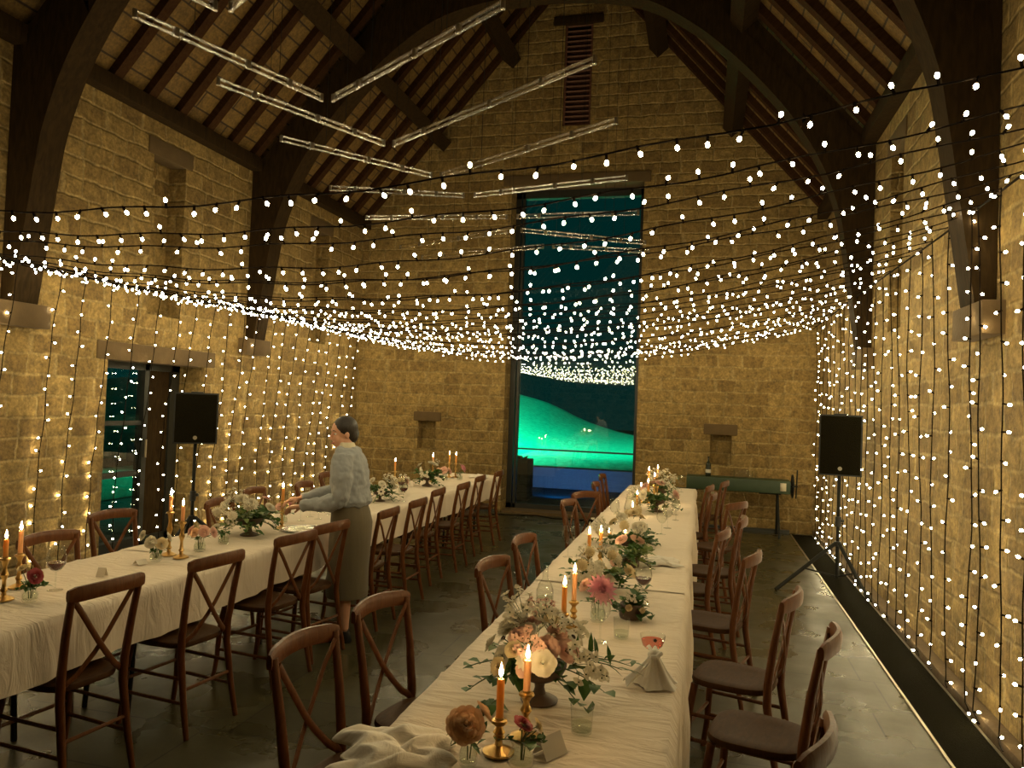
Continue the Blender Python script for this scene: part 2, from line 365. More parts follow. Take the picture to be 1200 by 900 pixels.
# floor edge along the walls
g = MB().box(1.27, 1.55, YF, YB - .12, 0, .006).build('floor_grate', M['grate'], smooth=False)
tag(g, 'dark perforated heating grate let into the floor along the right wall', 'floor grate')
for x in (1.262, 1.555): MB().box(x - .008, x + .008, YF, YB - .12, 0, .009).build('metal_edge', M['steel'], g, smooth=False)
struct(MB().rbox(1.565, XR, YF, YB, 0, .07, .015).build('baseboard_right', M['dressed']))
struct(MB().box(XL, W0 - .05, YB - .04, YB, 0, .05).box(W1 + .05, 1.25, YB - .06, YB, 0, .05).build('baseboard_back', M['frame'], smooth=False))

# ------------------------------------------------------------------ window and door
win = bpy.data.objects.new('window_1', None); C.objects.link(win); struct(win)
yg = YB + .38
f = MB()
for x0, x1 in ((W0, W0 + .09), (W0 + .11, W0 + .15), (W1 - .07, W1)): f.box(x0, x1, yg - .05, yg + .06, 0, WZ)
f.box(W0, W1, yg - .05, yg + .06, WZ - .14, WZ); f.box(W0, W1, yg - .05, yg + .06, 0, .12); f.box(W0 + .15, W1 - .07, yg - .02, yg + .03, 1.0, 1.025)
f.build('window_frame', M['frame'], win, smooth=False)
MB().box(W0 + .14, W1 - .06, yg, yg + .02, .1, WZ - .12).build('window_pane', M['glass'], win, smooth=False)
MB().box(W0 + .02, W1 - .02, YB - .03, yg - .05, 0, .045).build('window_sill', M['dressed'], win, smooth=False)
dr = bpy.data.objects.new('door_1', None); C.objects.link(dr); struct(dr)
xd = XL - .38
f = MB()
for y0, y1 in ((6.25, 6.32), (7.18, 7.25), (7.60, 7.75)): f.box(xd - .06, xd + .04, y0, y1, 0, 2.05)
for z0, z1 in ((1.97, 2.05), (0, .12)): f.box(xd - .06, xd + .04, 6.25, 7.75, z0, z1)
f.box(xd - .04, xd + .02, 6.32, 7.2, 1.36, 1.41); f.box(xd - .04, xd + .02, 6.32, 7.2, .80, .86)
f.build('door_frame', M['frame'], dr, smooth=False)
MB().box(xd - .01, xd + .01, 6.31, 7.19, .1, 1.98).build('door_pane', M['glass'], dr, smooth=False)
MB().box(xd - .02, xd + .015, 7.24, 7.61, .1, 1.98).build('door_panel', M['timber'], dr, smooth=False)
MB().tube([(xd + .06, 7.215, 1.0), (xd + .06, 7.215, 1.2)], .012, 8).build('door_handle', M['steel'], dr)
# louvred opening in the gable
lv = thing('louvre_vent', 'tall narrow louvred wooden vent high in the gable above the window', 'vent', (-2.105, YB, 6.2))
m = MB()
for i in range(20):
    z = .06 + i * .081
    m.box(-.20, .20, .03, .12, -.012, .012, 0, Matrix.Translation((0, 0, z)) @ Matrix.Rotation(R(32), 4, 'X'))
m.build('slats', M['louver'], lv, smooth=False)
MB().box(-.22, -.19, .02, .15, 0, 1.64).box(.19, .22, .02, .15, 0, 1.64).box(-.22, .22, .02, .15, 0, .03).box(-.19, .19, .155, .17, 0, 1.64).build('vent_frame', M['louver'], lv, smooth=False)

# ------------------------------------------------------------------ roof trusses
inner = [(3.56, 2.45), (3.48, 3.0), (3.40, 3.55), (3.33, 3.92), (3.16, 4.39), (2.93, 4.80), (2.66, 5.17), (2.24, 5.63), (1.80, 6.02), (1.27, 6.35), (.68, 6.50), (0, 6.55)]
def spline(P, k=5):
    out = []
    for i in range(len(P) - 1):
        a, b, c, d = (Vector(P[max(0, min(len(P) - 1, i + o))]) for o in (-1, 0, 1, 2))
        for q in range(k):
            t = q / k; out.append(tuple(.5 * (2 * b + (c - a) * t + (2 * a - 5 * b + 4 * c - d) * t * t + (3 * b - a - 3 * c + d) * t ** 3)))
    return out + [tuple(P[-1])]
inner = spline(inner)
def truss(y, label):
    t = thing('roof_truss', label, 'roof truss', (XC, y, 2.45), group='arch-braced oak roof trusses')
    h = .13
    for s in (-1, 1):
        P = lambda q: [(s * d, z - 2.45) for d, z in q]
        MB().prism(P(inner[:26] + [(3.12, 5.15), (HW - .2, 4.72), (HW - .005, 4.60), (HW - .005, 2.45)]), -h, h).build('wall_post', M['timber'], t, angle=25)
        # arch brace springs from the post to the collar
        q = inner[25:]
        outer = [(d + .26 * d / 3, z + .36) for d, z in q]
        outer = [(min(d, (ZA - .40 - z) / SL), z) for d, z in outer]
        MB().prism(P(q + outer[::-1]), -h, h).build('arch_brace', M['timber'], t, angle=25)
        pr = [(HW - .02, ZA - .14 - SL * (HW - .02)), (0, ZA - .14), (0, ZA - .62), (HW - .02, ZA - .62 - SL * (HW - .02))]
        MB().prism(P(pr), -h + .01, h - .01).build('principal_rafter', M['timber'], t, smooth=False)
    MB().prism([(-1.55, 4.28), (1.55, 4.28), (1.3, 4.6), (-1.3, 4.6)], -h + .03, h - .03).build('collar_beam', M['timber'], t, smooth=False)
    MB().prism([(-.12, 4.6), (.12, 4.6), (.12, ZA - .6 - 2.45), (-.12, ZA - .6 - 2.45)], -h + .03, h - .03).build('king_post', M['timber'], t, smooth=False)
truss(5.17, 'nearer arch-braced oak roof truss, its posts beside the speaker door and far right wall')
truss(8.65, 'farther arch-braced oak roof truss arching in front of the gable wall')

# ------------------------------------------------------------------ glass tube pendants
def rod(a, b, label):
    a = Vector(a); b = Vector(b); d = (b - a); Ln = d.length; mid = (a + b) / 2
    t = thing('tube_pendant', label, 'pendant light', mid, math.atan2(d.y, d.x), 'clear glass tube pendants under the ridge')
    for z in (-.022, .022):
        MB().tube([(-Ln / 2 + .03, 0, z), (Ln / 2 - .03, 0, z)], .013, 8).build('glass_tube', M['tube_glass'], t)
    for s in (-1, 1): MB().tube([(s * (Ln / 2 - .04), 0, -.03), (s * (Ln / 2 - .04), 0, .03)], .016, 8).build('end_clip', M['steel'], t)
    for x in (-.3 * Ln, .05 * Ln, .28 * Ln): MB().rbox(x - .018, x + .018, -.014, .014, -.032, .032, .005).build('tube_clip', M['steel'], t)
    for x in (-.22 * Ln, .22 * Ln):
        wx = mid.x + x * d.x / Ln
        zt = ZA - .02 - SL * abs(wx - XC) - mid.z
        MB().tube([(x, 0, .03), (x, 0, zt)], .0025, 5).build('hanging_cable', M['blackmetal'], t)
units = [((-3.6, 2.9, 4.2), (-3.05, 4.19, 4.2), (-1.3, 3.1, 4.2)), ((-3.7, 4.04, 4.2), (-3.09, 5.64, 4.2), (-1.21, 4.39, 4.2)), ((-3.82, 5.08, 4.2), (-3.02, 6.74, 4.2), (-.76, 5.23, 4.2)),
         ((-4.04, 6.35, 4.2), (-2.91, 7.77, 4.2), (-.74, 6.4, 4.2)), ((-4.40, 8.01, 4.2), (-2.78, 8.55, 4.2), (-.80, 8.05, 4.2)), ((-4.6, 9.42, 4.2), (-2.52, 9.59, 4.2), (-.8, 9.55, 4.2)),
         ((-4.49, 10.43, 4.0), (-2.43, 9.47, 4.0), (-.78, 10.42, 4.0)), ((-4.26, 10.71, 3.9), (-2.12, 10.02, 3.9), (-.73, 10.51, 3.9))]
for i, (a, j, b) in enumerate(units):
    for p, q, side in ((a, j, 'left'), (j, b, 'right')):
        p = Vector(p); q = Vector(q); e = (q - p).normalized() * .035
        rod(p + e, q - e, 'clear glass tube pendant, %s half of the %s V from the near end' % (side, ORD[i]))

# ------------------------------------------------------------------ fairy lights
bb = MB(); bb.tube([(0, 0, .004), (0, 0, -.02)], .0055, 6, 0); bb.sph((0, 0, -.031), (.0077, .0077, .0100), 8, 6, 1)
bulb_me = bb.mesh('bulb', [M['wire'], M['bulb']])
def strand(name, label, cat, group, pts, step, down, phase, r=.0038):
    pts = [Vector(p) for p in pts]; o = pts[0]
    t = thing(name, label, cat, o, 0, group)
    MB().tube([p - o for p in pts], r, 5).build('wire', M['wire'], t)
    acc = phase; total = 0
    for a, b in zip(pts, pts[1:]):
        L_ = (b - a).length
        while acc < total + L_:
            p = a.lerp(b, (acc - total) / L_) - o
            if down:
                up = rnd() < .3
                rot = (R(180 if up else 0) + U(-.6, .6), U(-.5, .5), U(0, 6.28))
            else:
                az = U(0, 6.28); rot = (R(90) + U(-.5, .5), 0, az)
            link('bulb', bulb_me, t, p, rot)
            acc += step * U(.85, 1.15)
        total += L_
YS = [2.66 + .31 * i for i in range(29)]; YS[1] += .1; YS[2] += .13; YS[3] += .07
n = len(YS)
for i, y in enumerate(YS):
    y0 = y + U(-.04, .04); y1 = y + U(-.04, .04); sag = U(.36, .50) if i > 2 else .38
    pts = []
    K = 48
    for k in range(K + 1):
        u = k / K; x = -5.50 + 7.0 * u
        pts.append((x, y0 + (y1 - y0) * u + .012 * math.sin(9 * u + i), 2.78 + .21 * u - sag * 4 * u * (1 - u) + .008 * math.sin(u * 60 + i * 2)))
    strand('light_strand', 'black fairy light strand swagged across the hall, %s from the near end' % ORD[i], 'string lights', 'fairy light strands swagged overhead', pts, .12, True, U(0, .1))
for s, x, zt, side in ((-1, -5.50, 2.78, 'left'), (1, 1.50, 2.99, 'right')):
    for i, y in enumerate(YS):
        yy = y + U(-.03, .03)
        for ty in (5.17, 8.65):
            if abs(yy - ty) < .16: yy = ty + math.copysign(.17, yy - ty)
        xw = XL + .035 if s < 0 else XR - .13
        pts = []; K = 26; zb = .05 if s < 0 else .10
        if s < 0 and 6.2 < yy < 7.8: zb = .06
        for k in range(K + 1):
            u = k / K
            pts.append((x + (xw - x) * min(1, u * 1.5) + .008 * math.sin(11 * u + i * 1.7), yy + .014 * math.sin(7 * u + i) + .007 * math.sin(31 * u + 2 * i), zt + (zb - zt) * u))
        if s > 0: pts += [(xw - .01, yy - .06, .09), (xw - .02, yy - .13, .085)]
        strand('light_drop', 'fairy light strand hanging down the %s wall, %s from the near end' % (side, ORD[i]), 'string lights', 'fairy light strands hanging down the %s wall' % side, pts, .155, False, U(.02, .12))
    cb = MB().tube([(x, 2.5, zt), (x, 5.6, zt - .02), (x, 8.6, zt), (x, YB - .05, zt)], .007, 6).build('support_cable', M['wire'])
    tag(cb, 'taut black support cable along the top of the %s wall lights' % side, 'cable')

# ------------------------------------------------------------------ tables and cloths
def table(xc, y0, y1, label, group):
    t = thing('folding_table', label, 'table', (xc, (y0 + y1) / 2, 0), 0, group)
    h = (y1 - y0) / 2
    MB().rbox(-.355, .355, -h + .005, h - .005, .715, .743, .006).build('tabletop', M['card'], t)
    for s in (-1, 1):
        for x in (-.14, .14):
            MB().tube([(x, s * (h - .42), .715), (x, s * (h - .25), .45), (x, s * (h - .22), 0)], .014, 8).build('leg', M['blackmetal'], t)
        MB().tube([(-.14, s * (h - .245), .40), (.14, s * (h - .245), .40)], .012, 8).build('crossbar', M['blackmetal'], t)
RC = [(.33, 2.20, -18), (.51, 3.21, -14), (.44, 3.85, -16), (.32, 4.82, -16), (.17, 5.68, -12), (.33, 6.38, -5), (.34, 7.41, -30), (.12, 8.15, 0), (.10, 8.95, -10), (.28, 9.58, -12)]
LW = [(-3.66, 3.62, -6), (-3.97, 4.45, -8), (-3.74, 5.32, 2), (-3.92, 6.08, 5), (-3.80, 6.74, 5), (-4.06, 7.72, 0)]
def cloth(xa, xb, y0, y1, hemL, hemR, seed, label, group, lift=0, ends=(False, False)):
    rs = random.Random(seed)
    ph = [rs.uniform(0, 6.28) for _ in range(8)]
    nu = 40; nv = int((y1 - y0) / .035)
    W = xb - xa; dL = .748 - hemL; dR = .748 - hemR; T = dL + W + dR
    creases = [y0 + (y1 - y0) * (i + .5) / 8 + rs.uniform(-.04, .04) for i in range(8)]
    def fn(u, v):
        s = u * T; y = y0 + (y1 - y0) * v
        z = .748 + lift
        fold = .011 * math.sin(6.1 * y + ph[0]) + .010 * math.sin(14 * y + ph[1]) + .005 * math.sin(31 * y + ph[2])
        if s < dL:
            t = (dL - s); k = min(1, t / .3)
            x = xa - .012 - (fold + .014) * k
            for bx, by, a_ in []:
                cx_ = bx + math.cos(R(a_)) * .265; cy_ = by + math.sin(R(a_)) * .265; fr_ = cx_ + .225
                g_ = max(0, 1 - max(0, abs(y - cy_) - .26) / .12); g_ = g_ * g_ * (3 - 2 * g_) * min(1, t / .28) ** 2
                if fr_ > x: x += (fr_ - x) * g_
            z -= t * (1 - .02 * math.sin(5 * y + ph[3])) ; x -= .01 * math.sin(min(1, t / .05) * PI / 2)
        elif s > dL + W:
            t = s - dL - W; k = min(1, t / .3)
            f2 = .013 * math.sin(7.3 * y + ph[4]) + .011 * math.sin(17 * y + ph[5]) + .005 * math.sin(37 * y + ph[2])
            x = xb + .012 + (f2 + .014) * k
            for bx, by, a_ in (RC if xb > -1 else []):     # chairs tucked in push the cloth back
                cx_ = bx - math.cos(R(a_)) * .265; cy_ = by - math.sin(R(a_)) * .265; fr_ = cx_ - .25
                g_ = max(0, 1 - max(0, abs(y - cy_) - .26) / .12); g_ = g_ * g_ * (3 - 2 * g_) * min(1, t / .28) ** 2
                if fr_ < x: x += (fr_ - x) * g_
            x +=0; z -= t * (1 - .02 * math.sin(4.4 * y + ph[6])); x += .01 * math.sin(min(1, t / .05) * PI / 2)
        else:
            x = xa + (s - dL)
            w = .0016 * math.sin(9 * y + 5 * x + ph[7]) + .0012 * math.sin(23 * y - 7 * x + ph[1])
            w *= min(1, (y - y0) / .2, (y1 - y) / .2)
            for c in creases:
                d = abs(y - c + .05 * math.sin(3 * x + c)); w += .011 * math.exp(-(d / .013) ** 2) * (.4 + .6 * abs(math.sin(4 * x + 3 * c)))
            z += w + .002
        return (x, y, z)
    m = MB().grid(fn, nu, nv)
    if ends[1]:
        m.grid(lambda u, v: (xa + W * u + .01 * math.sin(20 * u) * v, y1 + .004 + .035 * v + .015 * v * math.sin(11 * u + seed), .748 + lift - v * .36), 24, 8)
    o = m.build('tablecloth', M['cloth'], angle=80)
    return tag(o, label, 'tablecloth', group)
for xc, y0, y1, row in ((-.49, 1.38, 9.90, 'right'), (-3.11, 1.6, 10.1, 'left')):
    for i in range(5):
        a = y0 + (y1 - y0) * i / 5; b = y0 + (y1 - y0) * (i + 1) / 5
        table(xc, a, b, 'black-legged folding table under white cloth, %s from the near end of the %s row' % (ORD[i], row), 'folding tables of the %s row' % row)
cl = [('nearest', 1.36, 4.35), ('middle', 4.25, 7.2), ('farthest', 7.1, 9.93)]
for i, (w, a, b) in enumerate(cl):
    cloth(-.905, -.075, a, b, .50, .17, 11 + i, 'creased white tablecloth over the %s third of the right long table' % w, 'white cloths on the right table',   .005 * (i % 2), (False, i == 2))
cl = [('nearest', 1.56, 4.12), ('middle', 4.02, 7.25), ('farthest', 7.15, 10.12)]
for i, (w, a, b) in enumerate(cl):
    cloth(-3.49, -2.73, a, b, .50, .49, 31 + i, 'draped white tablecloth over the %s third of the left long table' % w, 'white cloths on the left table',   .005 * (i % 2), (False, i == 2))
ZT = .755

# ------------------------------------------------------------------ chairs (front of the chair is +y)
def chair_parts():
    P = []
    def slab(ins, z0, z1):
        out = []
        for k in range(28):
            th = 2 * PI * k / 28; c, s = math.cos(th), math.sin(th)
            x = math.copysign(abs(c) ** .55, c) * (.215 - ins); y = math.copysign(abs(s) ** .6, s) * (.205 - ins)
            x *= 1 - .10 * (1 - (y + .2) / .4) if y < .2 else 1
            out.append((x, y))
        return out
    m = MB(); ring = []
    vs = []; fs = []; n_ = 28
    for ins, z in ((.02, .428), (.004, .434), (0, .446), (.005, .460), (.022, .465), (.08, .459)):
        vs += [(x, y, z) for x, y in slab(ins, 0, 0)]
    for i in range(5):
        for j in range(n_): fs.append((i * n_ + j, i * n_ + (j + 1) % n_, (i + 1) * n_ + (j + 1) % n_, (i + 1) * n_ + j))
    fs.append(tuple(range(n_ - 1, -1, -1))); fs.append(tuple(5 * n_ + j for j in range(n_)))
    P.append(('seat', m.add(vs, fs), M['seat']))
    for s in (-1, 1):
        P.append(('leg', MB().tube([(s * .175, .165, .432), (s * .19, .185, .30), (s * .195, .195, .12), (s * .20, .215, 0)], [.019, .019, .017, .015], 10), M['chair']))
        P.append(('leg', MB().tube([(s * .190, -.275, 0), (s * .182, -.235, .18), (s * .176, -.198, .40), (s * .178, -.200, .50), (s * .186, -.225, .68), (s * .192, -.262, .875)], [.015, .018, .021, .021, .019, .017], 10), M['chair']))
    def arc(u): return (-.215 + .43 * u, -.262 - .045 * math.sin(PI * u))
    pts = []
    vs = []; fs = []
    sec = [(-.013, -.032), (.011, -.032), (.016, -.012), (.015, .018), (.006, .032), (-.008, .032), (-.016, .016), (-.016, -.014)]
    K = 14
    for k in range(K + 1):
        u = k / K; x, y = arc(u); e = 1 if 0 < k < K else .75
        for a, b in sec: vs.append((x, y + a * e, .868 + b * e + .012 * math.sin(PI * u)))
    q = len(sec)
    for k in range(K):
        for j in range(q): fs.append((k * q + j, k * q + (j + 1) % q, (k + 1) * q + (j + 1) % q, (k + 1) * q + j))
    fs.append(tuple(range(q - 1, -1, -1))); fs.append(tuple(K * q + j for j in range(q)))
    P.append(('top_rail', MB().add(vs, fs), M['chair']))
    for s in (-1, 1):
        off = .010 * s
        P.append(('cross_brace', MB().tube([(s * .178, -.248, .85), (s * .125, -.248 + off, .77), (s * .03, -.240 + off, .64), (-s * .02, -.232 + off, .58), (-s * .10, -.214 + off * .5, .50), (-s * .165, -.19, .455)], .0155, 8, flat=.42, up=(1, 0, 0)), M['chair']))
        for z in (.17, .29):
            y0 = .194 if z < .2 else .188; y1 = -.237 if z < .2 else -.215
            P.append(('stretcher', MB().tube([(s * .192, y0, z), (s * .181, y1, z)], .0095, 8), M['chair']))
    P.append(('stretcher', MB().tube([(-.19, .19, .235), (.19, .19, .235)], .0095, 8), M['chair']))
    P.append(('stretcher', MB().tube([(-.18, -.226, .235), (.18, -.226, .235)], .0095, 8), M['chair']))
    for _, mb, _m in P: mb.v = [(x * .91, y * .93, z) for x, y, z in mb.v]
    return [(n_, mb.mesh(n_, mt), mt) for n_, mb, mt in P]
CP = chair_parts()
def chair(x, y, rz, label, group):
    t = thing('dining_chair', label, 'chair', (x, y, 0), rz, group)
    for n_, me, mt in CP: link(n_, me, t)
    return t
# backs given as (rail x, rail y, turn)
def row(lst, sign, label, group):
    for i, (bx, by, a) in enumerate(lst):
        rz = sign * PI / 2 + R(a)
        fx, fy = -math.sin(rz), math.cos(rz)
        chair(bx + fx * .265, by + fy * .265, rz, label % ORD[i], group)
row([(-2.55, 2.13, 0), (-2.53, 2.86, -7), (-2.44, 3.52, -8), (-2.40, 4.25, -9), (-2.40, 4.71, -9), (-2.33, 5.51, 0), (-2.34, 6.16, 0), (-2.45, 6.98, 2), (-2.40, 7.62, 0), (-2.47, 8.46, 2), (-2.45, 9.20, 2)], 1,
    'cross-back wooden chair, aisle side of the left table, %s from near end', 'chairs on the aisle side of the left table')
row(LW, -1,
    'cross-back wooden chair, wall side of the left table, %s from near end', 'chairs on the wall side of the left table')
row([(-1.36, 2.45, -7), (-1.32, 3.02, -12), (-1.10, 3.98, -11), (-1.11, 4.76, -8), (-1.17, 6.72, -8), (-1.12, 7.45, -35), (-1.16, 8.47, 0), (-1.22, 9.5, 0)], -1,
    'cross-back wooden chair, aisle side of the right table, %s from near end', 'chairs on the aisle side of the right table')
row(RC, 1,
    'cross-back wooden chair, wall side of the right table, %s from near end', 'chairs on the wall side of the right table')

# ------------------------------------------------------------------ flowers and leaves
def leaf_into(mb, p, d, ln, w, mi=0, curl=.25):
    d = Vector(d).normalized(); s = d.cross(Vector((0, 0, 1)))
    s = s.normalized() if s.length > .05 else Vector((1, 0, 0)); nrm = s.cross(d)
    p = Vector(p); vs = []; prof = ((0, .12), (.3, .95), (.6, .8), (1, .04))
    for u, ww in prof:
        c = p + d * (ln * u) - Vector((0, 0, 1)) * (curl * ln * u * u) 
        vs += [c - s * (w * ww) + nrm * w * .25 * ww, c, c + s * (w * ww) + nrm * w * .25 * ww]
    fs = []
    for i in range(3): fs += [(3 * i, 3 * i + 1, 3 * i + 4, 3 * i + 3), (3 * i + 1, 3 * i + 2, 3 * i + 5, 3 * i + 4)]
    mb.add(vs, fs, mi)
def spray_into(mb, p, d, ln, nl, lw, ll, mi=0, stem_mi=1):
    p = Vector(p); d = Vector(d).normalized()
    pts = [p + d * (ln * k / 5) - Vector((0, 0, 1)) * (.35 * ln * (k / 5) ** 2) for k in range(6)]
    mb.tube(pts, [.0022] * 5 + [.001], 4, stem_mi)
    for k in range(nl):
        u = (k + 1) / nl * 5; i = min(4, int(u)); q = pts[i].lerp(pts[i + 1], u - i)
        ax = Vector((U(-1, 1), U(-1, 1), U(-.3, .7))); ax = ax - d * ax.dot(d) * .5
        leaf_into(mb, q, d * .5 + ax.normalized() * .9, ll * U(.7, 1.15), lw * U(.8, 1.1), mi)
def petal(mb, M4, r, open_, w, mi=0, pt=.5):
    vs = []; n_ = 4
    for j in range(n_ + 1):
        v = j / n_; a = open_ * v
        rr = r * math.sin(a); z = r * (1 - math.cos(a)) * .9
        ww = w * r * (math.sin(PI * (.18 + .82 * v * (1 - pt * .5))) if pt < .9 else math.sin(PI * min(.999, .12 + .88 * v)))
        vs += [(rr, -ww, z + ww * .22), (rr + ww * .12, 0, z), (rr, ww, z + ww * .22)]
    fs = []
    for j in range(n_): fs += [(3 * j, 3 * j + 1, 3 * j + 4, 3 * j + 3), (3 * j + 1, 3 * j + 2, 3 * j + 5, 3 * j + 4)]
    mb.add(vs, fs, mi, M4)
def rose_me(name, mat, layers=8):
    mb = MB()
    mb.sph((0, 0, .58), (.13, .13, .16), 10, 6)
    for k in range(layers):
        f = k / (layers - 1); n_ = 3 + k; rk = .17 + .83 * f; hk = .78 - .40 * f
        for i in range(n_):
            a0 = 2 * PI * i / n_ + k * .9; hw = PI / n_ * 1.35; vs = []; nv, nu = 4, 4
            jr = U(.92, 1.08); jh = U(.94, 1.06)
            for v in range(nv + 1):
                t = v / nv
                for u in range(nu + 1):
                    e = 2 * u / nu - 1; a = a0 + e * hw * (.35 + .65 * t ** .6)
                    r_ = rk * jr * (.40 + .60 * t ** .7) * (1 - .10 * e * e) + (.06 * rk if v == nv else 0)
                    z_ = hk * jh * (.5 + .5 * t ** 1.25) * (1 - .16 * e * e * t) - (.035 if v == nv else 0)
                    vs.append((r_ * math.cos(a), r_ * math.sin(a), z_))
            mb.add(vs, [(v * 5 + u, v * 5 + u + 1, v * 5 + u + 6, v * 5 + u + 5) for v in range(nv) for u in range(nu)])
    mb.sph((0, 0, .06), (.28, .28, .12), 8, 4, 1)
    mb.tube([(0, 0, .1), (0, 0, -.5)], .06, 5, 1)
    return mb.mesh(name, [mat, M['stem']], angle=70)
def dahlia_me(name, mat, n0=16):
    mb = MB(); mb.sph((0, 0, .25), (.3, .3, .25), 8, 5)
    for k in range(5):
        n_ = n0 - 2 * k
        for i in range(n_):
            a = R(78 - 16 * k); c = Vector((math.cos(2 * PI * i / n_ + k * .3), math.sin(2 * PI * i / n_ + k * .3), 0))
            d = c * math.sin(a) + Vector((0, 0, math.cos(a)))
            leaf_into(mb, c * .12 + Vector((0, 0, .12 + .05 * k)), d, 1.0 - .12 * k, .17, 0, .06)
    mb.tube([(0, 0, .2), (0, 0, -.5)], .06, 5, 1)
    return mb.mesh(name, [mat, M['stem']])
def daisy_me(name, mat, eye, n_=8):
    mb = MB()
    for i in range(n_):
        c = Vector((math.cos(2 * PI * i / n_), math.sin(2 * PI * i / n_), .25)); leaf_into(mb, (0, 0, .1 + .03 * (i % 2)), c, 1.0, .36, 0, .2)
    mb.sph((0, 0, .16), (.26, .26, .16), 8, 5, 2); mb.tube([(0, 0, .1), (0, 0, -.5)], .05, 5, 1)
    return mb.mesh(name, [mat, M['stem'], eye])
def pompon_me(name, mat):
    mb = MB(); mb.sph((0, 0, .5), .8, 12, 8)
    for k in range(7):
        ph = R(-50 + 22 * k); n_ = max(3, int(13 * math.cos(ph)))
        for i in range(n_):
            th = 2 * PI * (i + .5 * (k % 2)) / n_; d = Vector((math.cos(th) * math.cos(ph), math.sin(th) * math.cos(ph), math.sin(ph)))
            leaf_into(mb, Vector((0, 0, .5)) + d * .7, d, .32, .17, 0, 0)
    mb.tube([(0, 0, 0), (0, 0, -.5)], .06, 5, 1)
    return mb.mesh(name, [mat, M['stem']])
def sprig_me(name, mat):
    mb = MB()
    for i in range(16):
        p = Vector((U(-.75, .75), U(-.75, .75), U(.2, 1.25))); mb.tube([(0, 0, -.5), p * .5, p], .016, 3, 1)
        ax = Matrix.Rotation(U(-.8, .8), 3, 'X') @ Matrix.Rotation(U(-.8, .8), 3, 'Y')
        for k in range(5): leaf_into(mb, p, ax @ Vector((math.cos(k * 1.257), math.sin(k * 1.257), .45)), .30, .13, 0, .25)
        mb.sph(p + ax @ Vector((0, 0, .04)), .04, 5, 4, 1)
    return mb.mesh(name, [mat, M['stem']], angle=70)
F = {'rose_w': rose_me('rose', M['white_petal']), 'rose_b': rose_me('rose', M['blush_petal']), 'rose_p': rose_me('rose', M['peach_petal'], 10), 'rose_r': rose_me('rose', M['red_petal'], 7), 'rose_c': rose_me('rose', M['cream_petal']),
     'dah': dahlia_me('dahlia', M['pink_petal']), 'dah_w': dahlia_me('dahlia', M['white_petal'], 20), 'dai': daisy_me('anemone', M['white_petal'], M['dark_eye']), 'dai_c': daisy_me('daisy', M['white_petal'], M['cream_petal'], 12),
     'pom': pompon_me('pompon_dahlia', M['white_petal']), 'pom_c': pompon_me('pompon_dahlia', M['cream_petal']), 'sprig': sprig_me('blossom_sprig', M['white_petal']), 'sprig_b': sprig_me('blossom_sprig', M['blush_petal'])}
NAME = {'rose': 'rose', 'dah': 'dahlia', 'dai': 'daisy', 'pom': 'pompon_dahlia', 'sprig': 'blossom_sprig'}
def bloom(t, k, p, d, r):
    d = Vector(d).normalized(); q = d.to_track_quat('Z', 'Y').to_euler()
    return link(NAME[k.split('_')[0]], F[k], t, p, q, r)
urn_prof = [(.062, 0), (.064, .006), (.05, .014), (.022, .026), (.016, .045), (.018, .06), (.045, .072), (.075, .09), (.088, .115), (.09, .125), (.083, .124), (.06, .1), (0, .09)]
def arrangement(x, y, label, spec, rx=.2, ry=.2, h=.28, nleaf=16, urn=True, seed=1, extra=(), us=1.0, group=None):
    random.seed(seed)
    t = thing('flower_arrangement', label, 'flower arrangement', (x, y, ZT), 0, group)
    z0 = .11 * us if urn else .05
    if urn: MB().lathe([(r * us, z * us) for r, z in urn_prof], 20).build('urn', M['urn'], t)
    else: MB().lathe([(.05, 0), (.055, .01), (.055, .06), (.05, .07), (.044, .068), (0, .04)], 16).build('bowl', M['urn'], t)
    mb = MB()
    for i in range(int(nleaf * 1.7)):
        a = U(0, 6.28); el = U(-.25, .95)
        spray_into(mb, (0, 0, z0), (math.cos(a) * rx / .2, math.sin(a) * ry / .2, el), U(.6, 1.0) * max(rx, ry) * 1.05, 8, U(.015, .024), U(.04, .062), 0 if rnd() < .74 else 2, 1)
    for p, d, ln, nl, lw, ll in extra: spray_into(mb, p, d, ln, nl, lw, ll)
    mb.v = [(a_, b_, max(c_, .005 + .03 * abs(math.sin(50 * a_ + 37 * b_)) if c_ < .02 else c_)) for a_, b_, c_ in mb.v]     # sprays rest on the cloth
    mb.build('foliage', [M['leaf'], M['stem'], M['leafpale']], t, angle=80)
    for k, cnt, r in spec:
        for i in range(cnt):
            a = U(0, 6.28); e = U(.05, 1.35)
            d = Vector((math.cos(a) * math.cos(e), math.sin(a) * math.cos(e), math.sin(e)))
            p = Vector((d.x * rx * U(.7, 1), d.y * ry * U(.7, 1), z0 + d.z * (h - z0) * U(.75, 1)))
            bloom(t, k, p, d + Vector((0, -.25, .15)), r * U(.85, 1.15))
    return t
